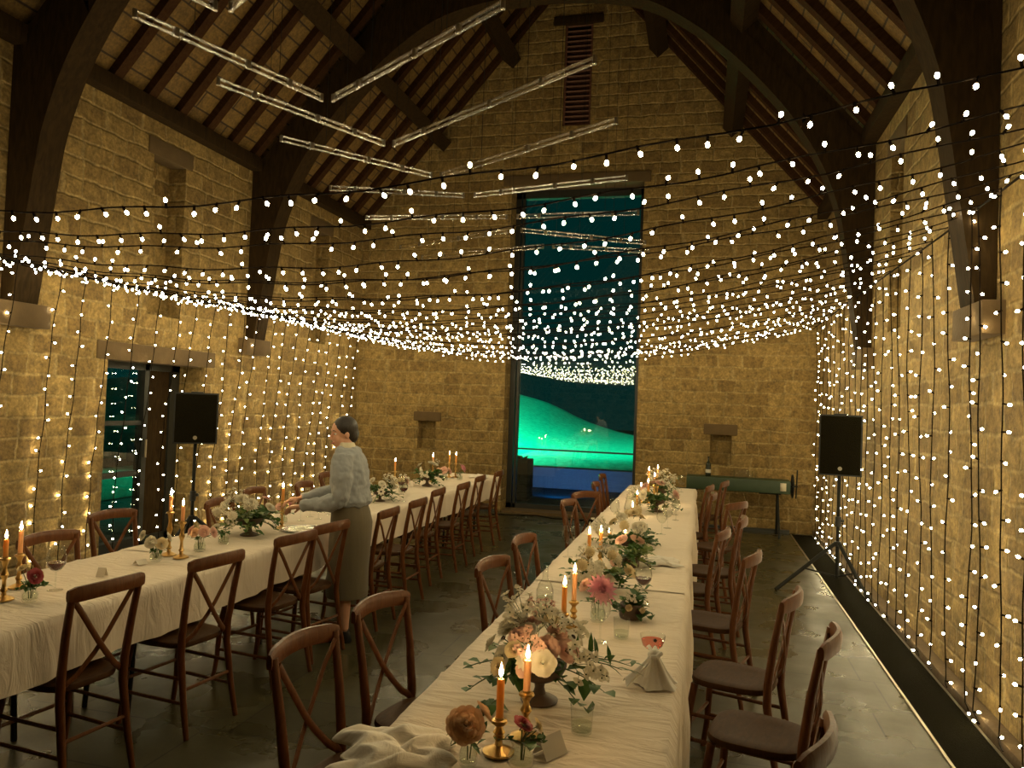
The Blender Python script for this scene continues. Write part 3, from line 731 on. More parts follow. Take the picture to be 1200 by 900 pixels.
def vase(x, y, label, blooms, h=.09, r=.034, seed=1, leaves=6, cat='vase of flowers'):
    random.seed(seed)
    t = thing('bud_vase', label, cat, (x, y, ZT), U(0, 3))
    n_ = 16; prof = [(r * .8, 0), (r, .008), (r * 1.02, h * .45), (r * .72, h * .8), (r * .85, h), (r * .78, h - .002), (r * .66, h * .8), (r * .94, h * .45), (r * .9, .012), (0, .01)]
    MB().lathe(prof, n_).build('glass_jar', M['thin_glass'], t)
    MB().lathe([(r * .86, .014), (r * .92, h * .45), (r * .75, h * .6), (0, h * .6)], n_).build('water', M['water'], t)
    mb = MB()
    for k, p, s in blooms: mb.tube([(p[0] * .15, p[1] * .15, .015), (p[0] * .3, p[1] * .3, h), (p[0], p[1], p[2] - .01)], .002, 4, 1)
    for i in range(leaves):
        a = U(0, 6.28); spray_into(mb, (0, 0, h * .9), (math.cos(a), math.sin(a), .5), .07, 4, .01, .035)
    mb.build('foliage', [M['leaf'], M['stem']], t, angle=80)
    for k, p, s in blooms: bloom(t, k, p, (p[0] * 4, p[1] * 4 - .12, .12), s)
    return t

# ------------------------------------------------------------------ candles
def stick_prof(h):
    return [(.045, 0), (.046, .006), (.03, .014), (.012, .022), (.010, .035), (.017, .045), (.010, .056), (.008, h * .45), (.013, h * .52), (.018, h * .58), (.012, h * .66), (.009, h * .75), (.015, h - .022), (.024, h - .014), (.022, h - .008), (.013, h - .006), (.013, h), (.0105, h), (.0105, h - .015), (0, h - .016)]
def candle(x, y, z, h, where, r=.011, pale=False, tilt=0):
    c = thing('candle', 'lit %s candle %s' % ('peach' if pale else 'amber', where), 'candle', (x, y, z), U(0, 6))
    MB().lathe([(r * .93, 0), (r, .01), (r, h - .006), (r * .9, h), (r * .5, h - .004), (0, h - .005)], 14).build('wax', M['waxpale' if pale else 'wax'], c)
    wk = MB().tube([(0, 0, h - .006), (.001, 0, h + .010)], .0012, 5).build('wick', M['dark_eye'], c)
    MB().lathe([(.0005, 0), (.0052, .006), (.0066, .013), (.0045, .024), (.0018, .034), (.0002, .042)], 10, (0, 0, h + .005)).build('flame', M['flame'], wk)
def stick_candle(x, y, hs, hc, where, pale=False):
    s = MB().lathe(stick_prof(hs), 18).build('candlestick', M['brass']); s.location = (x, y, ZT)
    tag(s, 'turned brass candlestick %s' % where, 'candlestick')
    candle(x, y, ZT + hs - .012, hc, 'in the brass stick ' + where, pale=pale)
def tealight(x, y, where):
    t = thing('tealight', 'lit tealight in a small clear glass cup %s' % where, 'candle', (x, y, ZT))
    MB().lathe([(.026, 0), (.03, .05), (.0285, .05), (.025, .004), (0, .003)], 16).build('glass_cup', M['thin_glass'], t)
    MB().lathe([(.02, .005), (.02, .02), (0, .02)], 14).build('wax', M['waxpale'], t)
    MB().lathe([(.0005, 0), (.0052, .006), (.006, .012), (.0035, .022), (.0002, .034)], 10, (0, 0, .022)).build('flame', M['flame'], t)

# ------------------------------------------------------------------ glasses
def shell(pr, th=.0012): return pr + [(max(0, r - th), z) for r, z in reversed(pr)]
def wine_glass(x, y, label, wine=None, s=1.0, group=None):
    t = thing('wine_glass', label, 'wine glass', (x, y, ZT), 0, group)
    foot = [(.034 * s, 0), (.034 * s, .002), (.006, .008), (.004, .02), (.004, .085 * s)]
    bowl = [(.004, .085 * s), (.024 * s, .098 * s), (.040 * s, .122 * s), (.043 * s, .145 * s), (.038 * s, .175 * s), (.031 * s, .205 * s)]
    MB().lathe(foot + bowl[1:] + [(r - .0012, z) for r, z in bowl[:0:-1]] + [(0, .09 * s)], 20).build('glass', M['thin_glass'], t)
    if wine: MB().lathe([(0, .091 * s), (.022 * s, .0995 * s), (.038 * s, .122 * s), (.0395 * s, .13 * s), (0, .13 * s)], 20).build('wine', M[wine], t)
    return t
def tumbler(x, y, label, h=.085, r=.036, group=None):
    t = thing('tumbler', label, 'drinking glass', (x, y, ZT), 0, group)
    MB().lathe([(r * .85, 0), (r * .88, .003), (r, h), (r - .0015, h), (r * .84, .008), (0, .007)], 20).build('glass', M['thin_glass'], t)
    MB().lathe([(0, .009), (r * .83, .009), (r * .88, h * .35), (0, h * .35)], 20).build('water', M['water'], t)
    return t
def coupe(x, y, label):
    t = thing('coupe_glass', label, 'cocktail glass', (x, y, ZT))
    bowl = [(.004, .075), (.02, .08), (.038, .095), (.046, .118), (.048, .135)]
    MB().lathe([(.034, 0), (.034, .002), (.005, .008), (.004, .075)] + bowl[1:] + [(r - .0012, z) for r, z in bowl[:0:-1]] + [(0, .079)], 20).build('glass', M['thin_glass'], t)
    MB().lathe([(0, .081), (.02, .083), (.036, .096), (.043, .116), (0, .116)], 20).build('drink', M['pinkwine'], t)
    b = MB().sph((.01, -.012, .118), .007, 8, 6).build('berry', M['dark_eye'], t)
def tent_card(x, y, rz, label, w=.045, d=.03, h=.055):
    t = MB()
    for s in (-1, 1):
        t.add([(-w, s * d, 0), (w, s * d, 0), (w, 0, h), (-w, 0, h), (-w, s * (d - .0015), 0), (w, s * (d - .0015), 0), (w, 0, h - .002), (-w, 0, h - .002)], [(0, 1, 2, 3), (4, 7, 6, 5), (0, 4, 5, 1), (0, 3, 7, 4), (1, 5, 6, 2)])
    o = t.build('place_card', M['card'], smooth=False); o.location = (x, y, ZT); o.rotation_euler = (0, 0, rz); tag(o, label, 'place card')
def napkin(x, y, rz, label, seed=1, sx=.2, sy=.14, amp=.03):
    rs = random.Random(seed); ph = [rs.uniform(0, 6.28) for _ in range(9)]
    def fn(u, v):
        a, b = u * 2 - 1, v * 2 - 1
        e = 1 - max(abs(a), abs(b)) ** 6
        z = amp * (.25 + .8 * abs(math.sin(2.6 * a + 1.7 * b + ph[0])) ** .8 + .45 * abs(math.sin(4.3 * b - 2.1 * a + ph[1])) - .25 * abs(math.sin(6 * a + 2 * b + ph[2]))) * (.25 + .75 * e)
        x_ = a * sx * (1 + .12 * math.sin(4 * b + ph[3])) + .02 * math.sin(9 * b + ph[4]); y_ = b * sy * (1 + .15 * math.sin(3 * a + ph[5]))
        return (x_, y_, max(.001, z) + .001)
    m = MB().grid(fn, 36, 28)
    o = m.build('napkin', M['napkin'], angle=80); o.location = (x, y, ZT); o.rotation_euler = (0, 0, rz)
    md = o.modifiers.new('thick', 'SOLIDIFY'); md.thickness = .002; md.offset = 1
    return tag(o, label, 'napkin')

# ---- right table, from the near end
stick_candle(-.54, 2.12, .10, .12, 'nearest the camera on the right table')
stick_candle(-.49, 2.24, .14, .10, 'just behind the nearest one, right table', True)
vase(-.60, 2.02, 'bud vase with two large peach garden roses at the near end', [('rose_p', (-.01, 0, .105), .052), ('rose_p', (.05, .03, .12), .034)], .07, .026, 3, 5)
vase(-.46, 2.06, 'round glass bud vase with a dark red bloom and small cream flowers', [('rose_r', (.01, .02, .10), .03), ('rose_c', (.045, .0, .10), .022), ('rose_c', (.03, .03, .085), .02)], .07, .036, 4, 5)
tent_card(-.40, 2.16, R(60), 'folded place card beside the red flower vase on the right table')
tumbler(-.335, 2.33, 'clear water tumbler alone on the near part of the right table')
random.seed(5)
lf = MB()
for a in range(5): leaf_into(lf, (0, 0, .02), (math.cos(a * 1.25), math.sin(a * 1.25), .25), .06, .024, 0, .5)
lf.tube([(0, 0, 0), (0, 0, .02), (.02, .06, .03)], .002, 4, 1)
o = lf.build('ivy_sprig', [M['leaf'], M['stem']], angle=80); o.location = (-.64, 2.40, ZT); tag(o, 'dark ivy leaf sprig lying left of the nearest brown urn', 'leaf sprig')
o = arrangement(-.51, 2.53, 'large loose arrangement of white and blush flowers in a brown footed urn', [('sprig', 5, .08), ('sprig_b', 2, .06), ('dai', 4, .038), ('rose_w', 6, .042), ('rose_b', 3, .038), ('dah_w', 2, .05), ('rose_c', 4, .03), ('dai_c', 4, .034)],   .19, .19, .28, 9, True, 21,
            [((.03, 0, .12), (1, .15, .45), .30, 12, .009, .10), ((.03, 0, .12), (1, .5, .3), .27, 12, .009, .10), ((.03, .0, .12), (.9, -.2, .1), .2, 6, .024, .06), ((-.03, 0, .12), (-1, -.1, .2), .24, 8, .022, .05), ((-.03, 0, .12), (-1, -.3, -.1), .22, 8, .018, .04)])
for p, r in (((.035, -.10, .20), .045), ((.095, -.06, .19), .042), ((-.02, -.15, .15), .028)): bloom(o, 'rose_b', p, (p[0], p[1] * 1.5, .12), r)
coupe(-.165, 2.96, 'coupe glass of pink drink with a dark berry behind the knotted napkin')
# knotted napkin
kn = thing('knotted_napkin', 'knotted white linen napkin standing in front of the pink coupe', 'napkin', (-.15, 2.82, ZT), R(20))
m = MB()
def fl(u, v):
    a = 2 * PI * u; z = .10 * v; r = (.075 - .058 * v ** .7) * (1 + .16 * math.sin(5 * a) + .08 * math.sin(11 * a + 1))
    return (r * math.cos(a) + .01 * (1 - v), r * math.sin(a), z + .002)
m.grid(fl, 48, 10); m.build('skirt', M['napkin'], kn, angle=80)
MB().sph((0, 0, .105), (.024, .022, .02), 14, 10).tube([(-.02, -.01, .10), (0, -.026, .104), (.02, -.01, .112), (.016, .014, .10), (-.014, .018, .104)], .009, 8).build('knot', M['napkin'], kn)
m = MB(); m.grid(lambda u, v: (-.02 - .09 * u, -.02 + .05 * (v - .5) * (.5 + u), .10 - .085 * u ** .7 + .012 * math.sin(8 * v + 3 * u)), 10, 8); m.grid(lambda u, v: (.0 + .03 * (v - .5), .0 + .07 * u, .11 + .05 * u - .06 * u * u + .01 * math.sin(7 * v)), 8, 8); m.build('tail', M['napkin'], kn, angle=80)
bt = thing('glass_bottle', 'tall clear glass water bottle near the left edge of the right table', 'bottle', (-.68, 3.42, ZT))
MB().lathe([(.038, 0), (.04, .006), (.04, .15), (.03, .18), (.014, .205), (.013, .25), (.015, .255), (.012, .255), (.011, .205), (.028, .178), (.037, .15), (.037, .01), (0, .008)], 20).build('glass', M['thin_glass'], bt)
MB().lathe([(0, .01), (.036, .01), (.036, .12), (0, .12)], 18).build('water', M['water'], bt)
stick_candle(-.565, 3.28, .10, .12, 'left of the pink dahlia')
stick_candle(-.545, 3.42, .12, .13, 'behind the shorter one left of the dahlia', True)
wine_glass(-.40, 3.24, 'empty clear wine glass in front of the pink dahlia')
tumbler(-.32, 3.33, 'clear tumbler right of the empty wine glass by the dahlia')
vase(-.45, 3.54, 'glass vase with one big pink dahlia on the right table', [('dah', (.0, -.01, .14), .075), ('rose_b', (-.05, .03, .16), .035)], .09, .036, 8, 6)
arrangement(-.31, 3.66, 'low spray of dark leaves and tiny buds right of the pink dahlia', [('rose_c', 3, .014), ('sprig', 2, .035)], .10, .10, .13, 9, False, 31)
wine_glass(-.275, 3.94, 'wine glass with red wine on the right side of the right table', 'redwine', 1.02)
arrangement(-.52, 4.20, 'mound of white pompon dahlias and greenery in the middle of the right table', [('pom', 5, .036), ('pom_c', 3, .034), ('rose_w', 4, .034), ('rose_c', 3, .034), ('sprig', 3, .06)], .17, .24, .20, 16, False, 41, us=.8)
stick_candle(-.66, 4.66, .13, .09, 'behind the pompon dahlias, the left of two'); stick_candle(-.595, 4.70, .13, .10, 'behind the pompon dahlias, the right of two')
arrangement(-.42, 4.82, 'bushy green foliage clump with a blush rose beside two candles', [('rose_b', 3, .045), ('sprig', 2, .05)], .15, .18, .24, 18, False, 43, us=.8)
wine_glass(-.84, 4.95, 'empty wine glass at the aisle edge of the right table'); 
arrangement(-.50, 5.55, 'wide cream and green arrangement beyond the candle pair on the right table', [('pom_c', 5, .04), ('rose_c', 4, .04), ('rose_w', 4, .04), ('sprig', 3, .07)], .22, .26, .26, 20, False, 47, us=.9)
napkin(-.23, 5.02, .2, 'crumpled white napkin on the wall side of the right table', 5, .09, .12, .025)
tealight(-.69, 5.93, 'left of the cream arrangement'); tealight(-.57, 5.98, 'behind the cream arrangement')
wine_glass(-.30, 6.15, 'empty wine glass right of the cream arrangement', None); wine_glass(-.27, 6.5, 'empty wine glass beyond the cream arrangement near the chairs', None)
wine_glass(-.72, 6.55, 'empty wine glass before the hurricane glass', None)
hg = thing('hurricane_glass', 'clear hurricane glass with a candle inside on the right table', 'candle holder', (-.61, 7.05, ZT))
MB().lathe([(.055, 0), (.075, .03), (.08, .08), (.062, .15), (.066, .17), (.0645, .17), (.06, .15), (.078, .08), (.073, .032), (.053, .004), (0, .003)], 20).build('glass', M['thin_glass'], hg)
candle(-.61, 7.05, ZT + .006, .075, 'inside the hurricane glass', .018, True)
candle(-.585, 7.2, ZT + .11, .07, 'in the brass holder behind the hurricane glass', .011)
o = MB().lathe(stick_prof(.12), 16).build('candlestick', M['brass']); o.location = (-.585, 7.2, ZT); tag(o, 'brass candlestick just behind the hurricane glass', 'candlestick')
arrangement(-.42, 7.50, 'tall green and white arrangement toward the far end of the right table', [('rose_w', 4, .045), ('rose_b', 4, .045), ('sprig', 4, .08)], .20, .24, .30, 18, True, 53)
for i, (x, y, hs) in enumerate(((-.62, 8.1, .09), (-.55, 8.15, .13), (-.49, 8.22, .19), (-.56, 8.35, .24), (-.47, 8.4, .26))):
    stick_candle(x, y, hs, .09, ('lowest of the far cluster of five', 'second lowest of the far cluster of five', 'middle height in the far cluster of five', 'second tallest of the far cluster of five', 'tallest of the far cluster of five')[i], i % 2 == 0)
arrangement(-.42, 8.55, 'pale flowers and twigs behind the far candle cluster on the right table', [('rose_b', 3, .04), ('sprig', 4, .08)], .16, .2, .26, 12, True, 57)
wine_glass(-.24, 9.4, 'small empty glass at the far end of the right table', None)
for i, y in enumerate((7.0, 7.35, 7.9)): wine_glass(-.22 - .02 * i, y, 'clear glass, far wall side of the right table, %s from the near end' % ORD[i], None, .9, 'glasses on the far half of the right table')
napkin(-.81, 2.02, R(20), 'large crumpled linen napkin spilling over the near left corner of the right table', 9, .15, .13, .035)
# ---- left table
stick_candle(-3.12, 2.86, .20, .09, 'nearest the camera on the left table'); stick_candle(-3.25, 3.06, .17, .12, 'second nearest on the left table', True)
vase(-2.99, 2.88, 'glass vase with a dark red rose and trailing greens', [('rose_r', (0, -.02, .115), .038), ('rose_c', (-.02, .03, .15), .024), ('rose_c', (.05, 0, .12), .014)], .07, .034, 12, 12)
wine_glass(-3.05, 3.08, 'large wine glass of red wine on the near end of the left table', 'redwine', 1.05)
tent_card(-3.07, 3.40, R(10), 'standing place card right of the red wine on the left table', .022, .02, .045); tent_card(-3.10, 3.72, R(70), 'place card lying farther along the left table', .03, .03, .025)
stick_candle(-3.12, 3.98, .27, .10, 'by the white blooms, taller of the pair', True); stick_candle(-3.01, 3.95, .22, .10, 'by the white blooms, shorter of the pair', True)
vase(-3.08, 3.82, 'ribbed glass vase of white blossoms on the left table', [('rose_w', (-.07, 0, .15), .03), ('rose_w', (-.03, -.02, .11), .036), ('rose_c', (.02, -.03, .10), .036), ('rose_w', (.06, .01, .13), .03), ('sprig', (0, 0, .09), .05)], .065, .035, 13, 4)
vase(-3.03, 4.15, 'glass vase with a bunch of pale peach roses', [('rose_b', (-.05, 0, .125), .034), ('rose_p', (-.02, -.03, .12), .03), ('rose_b', (.03, -.03, .125), .034), ('rose_b', (.07, .01, .115), .034), ('rose_b', (.01, .03, .135), .034)], .085, .036, 14, 4)
vase(-3.05, 4.42, 'small glass of green stems beside the large left urn', [('sprig', (-.02, 0, .12), .05), ('rose_w', (.05, .02, .10), .03)], .075, .034, 15, 8)
arrangement(-3.08, 4.76, 'large green and white arrangement in a footed urn on the left table', [('pom', 3, .036), ('dah_w', 2, .048), ('rose_w', 4, .036), ('rose_b', 2, .036), ('sprig', 3, .06)], .22, .23, .30, 30, True, 61)
stick_candle(-3.03, 5.10, .21, .10, 'beside the silver tray on the left table')
vase(-3.14, 5.30, 'glass vase of small pink flowers in front of the waitress', [('rose_b', (-.03, 0, .13), .034), ('dah', (.04, -.01, .14), .036), ('rose_b', (.0, .03, .12), .03)], .08, .034, 16, 5)
tr = MB().lathe([(.12, 0), (.155, .012), (.16, .014), (.158, .018), (.12, .006), (0, .005)], 28).build('serving_tray', M['silver']); tr.location = (-2.84, 5.08, ZT); tag(tr, 'round silver serving tray at the aisle edge of the left table', 'tray')
for i, (x, y) in enumerate(((-3.08, 5.46), (-3.00, 5.60), (-3.12, 5.68), (-3.05, 5.86), (-3.16, 5.95), (-3.02, 6.1))): wine_glass(x, y, 'clear wine glass clustered by the waitress hands, %s from the near end' % ORD[i], 'redwine' if i == 3 else None, .95, 'wine glasses by the waitress')
arrangement(-3.02, 6.85, 'round green and white arrangement just right of the waitress', [('dai', 4, .04), ('rose_w', 5, .04), ('sprig', 3, .06)], .16, .2, .24, 17, True, 67, us=.8)
wine_glass(-2.82, 6.95, 'wine glass with red wine on the aisle side past the waitress', 'redwine'); wine_glass(-3.05, 7.45, 'wine glass with red wine in the middle of the left table', 'redwine')
vase(-3.10, 7.6, 'vase of mixed cream and blush flowers midway along the left table', [('rose_c', (-.06, 0, .12), .045), ('rose_b', (.0, -.03, .13), .05), ('dai', (.07, 0, .14), .045), ('sprig', (0, 0, .12), .07)], .09, .04, 17, 8)
stick_candle(-3.36, 8.0, .19, .11, 'left of the far leafy arrangement')
arrangement(-3.10, 8.35, 'tall leafy green arrangement toward the far end of the left table', [('rose_w', 4, .045), ('sprig', 2, .06)], .17, .2, .30, 22, True, 71)
stick_candle(-3.20, 8.80, .22, .10, 'behind the far leafy arrangement', True)
vase(-3.14, 9.08, 'vase of peach roses near the far end of the left table', [('rose_p', (-.08, 0, .11), .045), ('rose_b', (-.02, -.03, .12), .05), ('rose_b', (.05, 0, .11), .045)], .085, .04, 18, 5)
vase(-2.98, 9.2, 'vase with a pink dahlia near the far end of the left table', [('dah', (.0, -.02, .14), .065)], .085, .036, 19, 5)
stick_candle(-3.20, 9.42, .20, .11, 'left of the farthest left-table pair'); stick_candle(-3.13, 9.48, .19, .11, 'right of the farthest left-table pair')
napkin(-2.86, 9.66, .1, 'folded white napkin on the far corner of the left table', 21, .11, .12, .03)

# ------------------------------------------------------------------ speakers on stands
def speaker(x, y, zc, w, h, rz, where, legs):
    t = thing('speaker_stand', 'black tripod speaker stand %s' % where, 'speaker stand', (x, y, 0), rz)
    MB().tube([(0, 0, .10), (0, 0, zc - h / 2 + .02)], .0175, 12).build('pole', M['blackmetal'], t)
    MB().tube([(0, 0, .62), (0, 0, .72)], .03, 12).build('collar', M['black'], t)
    MB().sph((.04, 0, .68), .018, 10, 6).build('knob', M['black'], t)
    MB().tube([(0, 0, .42), (0, 0, .47)], .032, 12).build('hub', M['black'], t)
    for a, ln in legs:
        a = R(a) - rz; c, s = math.cos(a), math.sin(a)
        MB().tube([(c * .03, s * .03, .45), (c * ln, s * ln, .018)], .019, 8).build('leg', M['blackmetal'], t)
        MB().tube([(c * .02, s * .02, .12), (c * .55 * ln, s * .55 * ln, .215)], .008, 6).build('brace', M['blackmetal'], t)
    sp = thing('speaker', 'black loudspeaker cabinet on the stand %s' % where, 'loudspeaker', (x, y, zc - h / 2), rz)
    b = MB(); wb_ = w * .36
    pl = [(-w / 2, -w * .42), (w / 2, -w * .42), (wb_, w * .42), (-wb_, w * .42)]
    vs = [(px, py, z) for z in (0, h) for px, py in pl]
    b.add(vs, [(3, 2, 1, 0), (4, 5, 6, 7), (0, 1, 5, 4), (1, 2, 6, 5), (2, 3, 7, 6), (3, 0, 4, 7)])
    cab = b.build('cabinet', M['black'], sp, smooth=False)
    MB().rbox(-w / 2 + .015, w / 2 - .015, -w * .42 - .012, -w * .42 + .002, .015, h - .015, .006).build('grille', M['grate'], cab)
    MB().tube([(0, -w * .42 - .016, h * .12), (0, -w * .42 - .010, h * .12)], .02, 14).build('badge', M['steel'], cab)
    MB().rbox(-.06, .06, -.05, .05, h - .002, h + .012, .005).build('handle', M['black'], cab)
speaker(1.35, 8.33, 1.45, .40, .61, R(-8), 'beside the right wall lights', [(213, .74), (292, .54), (80, .50)])
speaker(-5.12, 6.86, 1.48, .42, .52, R(35), 'beside the left door', [(20, .55), (140, .45), (270, .55)])

# ------------------------------------------------------------------ green side table with bottle and glasses at the back wall
gt = thing('trestle_bench', 'dark green painted trough bench on black trestle legs against the gable wall', 'side table', (.44, 11.43, 0))
MB().rbox(-.66, .76, -.17, .17, .62, .80, .01).build('green_box', M['green_paint'], gt)
MB().rbox(.62, .70, -.175, -.165, .66, .77, .003).build('metal_plate', M['steel'], gt)
for x in (-.55, .60):
    for s in (-1, 1): MB().tube([(x, s * .04, .62), (x + .02, s * .24, 0)], .016, 8).build('leg', M['blackmetal'], gt)
    MB().tube([(x - .25, 0, .60), (x + .05, 0, .60)], .012, 6).build('brace', M['blackmetal'], gt)
def ringy(x, r):
    m = MB(); m.tube([(x, r * math.cos(a), .72 + r * math.sin(a)) for a in [2 * PI * k / 24 for k in range(25)]], .010, 6)
    for k in range(4):
        a = PI * k / 4; m.tube([(x, -r * math.cos(a), .72 - r * math.sin(a)), (x, r * math.cos(a), .72 + r * math.sin(a))], .006, 5)
    return m
ringy(.80, .16).tube([(.74, 0, .72), (.84, 0, .72)], .014, 8).build('hand_wheel', M['blackmetal'], gt)
MB().tube([(.85, 0, .55), (.86, 0, .95)], .010, 8).tube([(.80, 0, .72), (.87, 0, .72)], .010, 6).build('crank', M['blackmetal'], gt)
wbt = thing('wine_bottle', 'dark wine bottle standing on the green bench', 'bottle', (.08, 11.40, .80))
MB().lathe([(.036, 0), (.038, .008), (.038, .165), (.03, .195), (.0145, .215), (.0135, .27), (.016, .272), (.015, .285), (0, .285)], 18).build('bottle', M['bottle'], wbt)
MB().lathe([(.0384, .05), (.0384, .10)], 18, caps=False).build('label', M['label'], wbt)
for i, (x, y) in enumerate(((.42, 11.38), (.47, 11.44), (.53, 11.37), (.60, 11.43), (.66, 11.38), (.72, 11.42))):
    g_ = MB().lathe([(.028, 0), (.03, .003), (.036, .11), (.0345, .11), (.028, .008), (0, .007)], 16).build('tumbler', M['thin_glass']); g_.location = (x, y, .80)
    tag(g_, 'clear tumbler on the green bench, %s from the bottle' % ORD[i], 'drinking glass', 'tumblers on the green bench')
fc = MB().tube([(-3.2, 11.5, .008), (-2.9, 11.55, .008), (-2.5, 11.68, .008), (-2.2, 11.5, .008), (-1.8, 11.55, .008), (-1.2, 11.6, .008), (-.9, 11.5, .008)], .008, 6).build('floor_cable', M['wire']); tag(fc, 'black cable lying on the floor before the tall window', 'cable')

# ------------------------------------------------------------------ the waitress: local x = forward, y = her left
pr = thing('person', 'person in a grey-blue shirt and olive skirt leaning over the left table', 'person', (-2.49, 5.115, 0), R(180 + 8))
hd = Matrix.Translation((.075, 0, 1.487)) @ Matrix.Rotation(R(38), 4, 'Z') @ Matrix.Rotation(R(8), 4, 'Y')
b = MB()
b.loft([(0, 0, .82, .10, .155), (0, 0, .92, .115, .165), (0, 0, 1.0, .10, .135), (.01, 0, 1.12, .105, .14), (.02, 0, 1.24, .105, .155), (.02, 0, 1.32, .085, .15), (.025, 0, 1.365, .06, .10), (.035, 0, 1.39, .05, .055)], 20)
b.tube([(.03, 0, 1.36), (.05, 0, 1.42), (.062, 0, 1.46)], [.052, .047, .045], 14)
# head: skull, jaw, nose, ears, lips relief
b.sph((-.008, 0, .02), (.088, .070, .094), 20, 14, 0, hd); b.sph((.030, 0, -.045), (.052, .054, .062), 18, 12, 0, hd); b.sph((.048, 0, -.085), (.026, .030, .024), 14, 10, 0, hd)
b.tube([(.078, 0, .012), (.092, 0, -.012), (.102, 0, -.032)], [.007, .010, .012], 10, 0, hd); b.sph((.092, .010, -.036), .008, 8, 6, 0, hd); b.sph((.092, -.010, -.036), .008, 8, 6, 0, hd)
b.sph((.064, .030, -.028), (.022, .024, .026), 10, 8, 0, hd); b.sph((.064, -.030, -.028), (.022, .024, .026), 10, 8, 0, hd); b.sph((.070, 0, .03), (.016, .045, .012), 10, 8, 0, hd)
b.sph((.076, 0, -.062), (.010, .022, .010), 10, 8, 0, hd)
for s in (-1, 1): b.sph((-.008, s * .071, -.012), (.016, .008, .029), 10, 8, 0, hd)
for s in (-1, 1):
    b.tube([(0, s * .085, .90), (.012, s * .09, .68), (.015, s * .09, .48), (-.015, s * .088, .33), (-.02, s * .085, .09)] if s > 0 else [(0, s * .085, .90), (.05, s * .09, .68), (.07, s * .09, .48), (.055, s * .088, .33), (.05, s * .085, .09)], [.085, .075, .052, .050, .034], 14)
    fx = 0 if s > 0 else .07
    b.tube([(-.045 + fx, s * .085, .05), (.03 + fx, s * .09, .05), (.12 + fx, s * .095, .035)], [.036, .038, .026], 12)
arms = {1: [(.02, .155, 1.325), (.0, .20, 1.18), (.01, .205, 1.02), (.16, .170, .985), (.32, .125, .955)], -1: [(.03, -.165, 1.325), (.06, -.20, 1.20), (.13, -.195, 1.06), (.27, -.13, 1.01), (.40, -.07, .985)]}
for s, A in arms.items():
    b.tube(A, [.05, .044, .038, .034, .025], 14)
    w_ = Vector(A[-1]); d = (Vector(A[-1]) - Vector(A[-2])).normalized(); side = Vector((0, 0, 1)).cross(d).normalized() * (-s); up = d.cross(side) * (1 if s < 0 else -1)
    up = Vector((0, 0, 1)) - d * d.z; up.normalize()
    pm = w_ + d * .05
    b.tube([w_ - d * .01, w_ + d * .03, w_ + d * .075, w_ + d * .09], [.024, .030, .034, .024], 14, flat=.55, up=side)
    for k in range(4):      # fingers fan from the palm and curl down
        off = side * ((k - 1.5) * .0165); ln = (.062, .072, .068, .052)[k]
        base = w_ + d * .082 + off
        b.tube([base - d * .02, base, base + d * ln * .42 - up * ln * .12, base + d * ln * .72 - up * ln * .42, base + d * ln * .78 - up * ln * .75], [.0095, .0092, .0085, .0078, .0065], 10)
    tb = w_ + d * .03 + side * .026
    b.tube([tb - side * .012, tb + side * .012 + d * .014 - up * .012, tb + side * .012 + d * .040 - up * .028, tb + side * .002 + d * .058 - up * .042], [.012, .011, .0095, .0075], 10)
body = b.build('body', M['skin'], pr)
rm = body.modifiers.new('skin', 'REMESH'); rm.mode = 'VOXEL'; rm.voxel_size = .0055; rm.use_smooth_shade = True
sm = body.modifiers.new('smooth', 'SMOOTH'); sm.factor = .5; sm.iterations = 3
# face details
for s in (-1, 1):
    ey = MB().sph((.068, s * .031, .004), (.010, .013, .006), 12, 8, 0, hd).build('eye', M['eyewhite'], body)
    MB().sph((.0765, s * .031, .003), (.0025, .0055, .0055), 10, 6, 0, hd).build('iris', M['dark_eye'], body)
    MB().tube([(.078, s * .014, .024), (.080, s * .03, .030), (.068, s * .048, .024)], [.003, .0035, .002], 6, 0, hd).build('eyebrow', M['hair'], body)
MB().tube([(.078, -.022, -.061), (.089, 0, -.063), (.078, .022, -.061)], [.003, .0065, .003], 8, 0, hd).build('lips', M['lip'], body)
h_ = MB(); h_.sph((-.022, 0, .034), (.094, .080, .092), 22, 14, 0, hd)
h_.sph((-.055, 0, -.020), (.058, .070, .068), 18, 12, 0, hd); h_.sph((-.088, 0, -.012), (.034, .040, .040), 14, 10, 0, hd)
ho = h_.build('hair', M['hair'], pr)
rm = ho.modifiers.new('join', 'REMESH'); rm.mode = 'VOXEL'; rm.voxel_size = .006; rm.use_smooth_shade = True
# shirt
s_ = MB(); s_.loft([(-.005, 0, .965, .128, .165), (-.012, 0, 1.0, .142, .178), (.0, 0, 1.08, .138, .172), (.012, 0, 1.2, .135, .180), (.018, 0, 1.28, .120, .188), (.022, 0, 1.335, .098, .182), (.028, 0, 1.375, .076, .12), (.04, 0, 1.395, .058, .066)], 28)
for s, A in arms.items():
    B_ = [Vector(p) for p in A]; e = B_[3].lerp(B_[4], .88); mid = B_[1].lerp(B_[2], .5) + Vector((-.006, 0, 0))
    s_.tube([B_[0] + Vector((0, -s * .02, .0)), B_[1], mid, B_[2], B_[2].lerp(B_[3], .5) + Vector((0, 0, -.008)), B_[3], e, e + (B_[4] - B_[3]).normalized() * .012], [.074, .072, .066, .064, .060, .052, .040, .038], 16)
so = s_.build('shirt', M['shirt'], pr)
rm = so.modifiers.new('join', 'REMESH'); rm.mode = 'VOXEL'; rm.voxel_size = .008; rm.use_smooth_shade = True
sm = so.modifiers.new('smooth', 'SMOOTH'); sm.factor = .5; sm.iterations = 4
tx = bpy.data.textures.new('shirt_folds', 'CLOUDS'); tx.noise_scale = .07
dm = so.modifiers.new('folds', 'DISPLACE'); dm.texture = tx; dm.strength = .034; dm.mid_level = .5
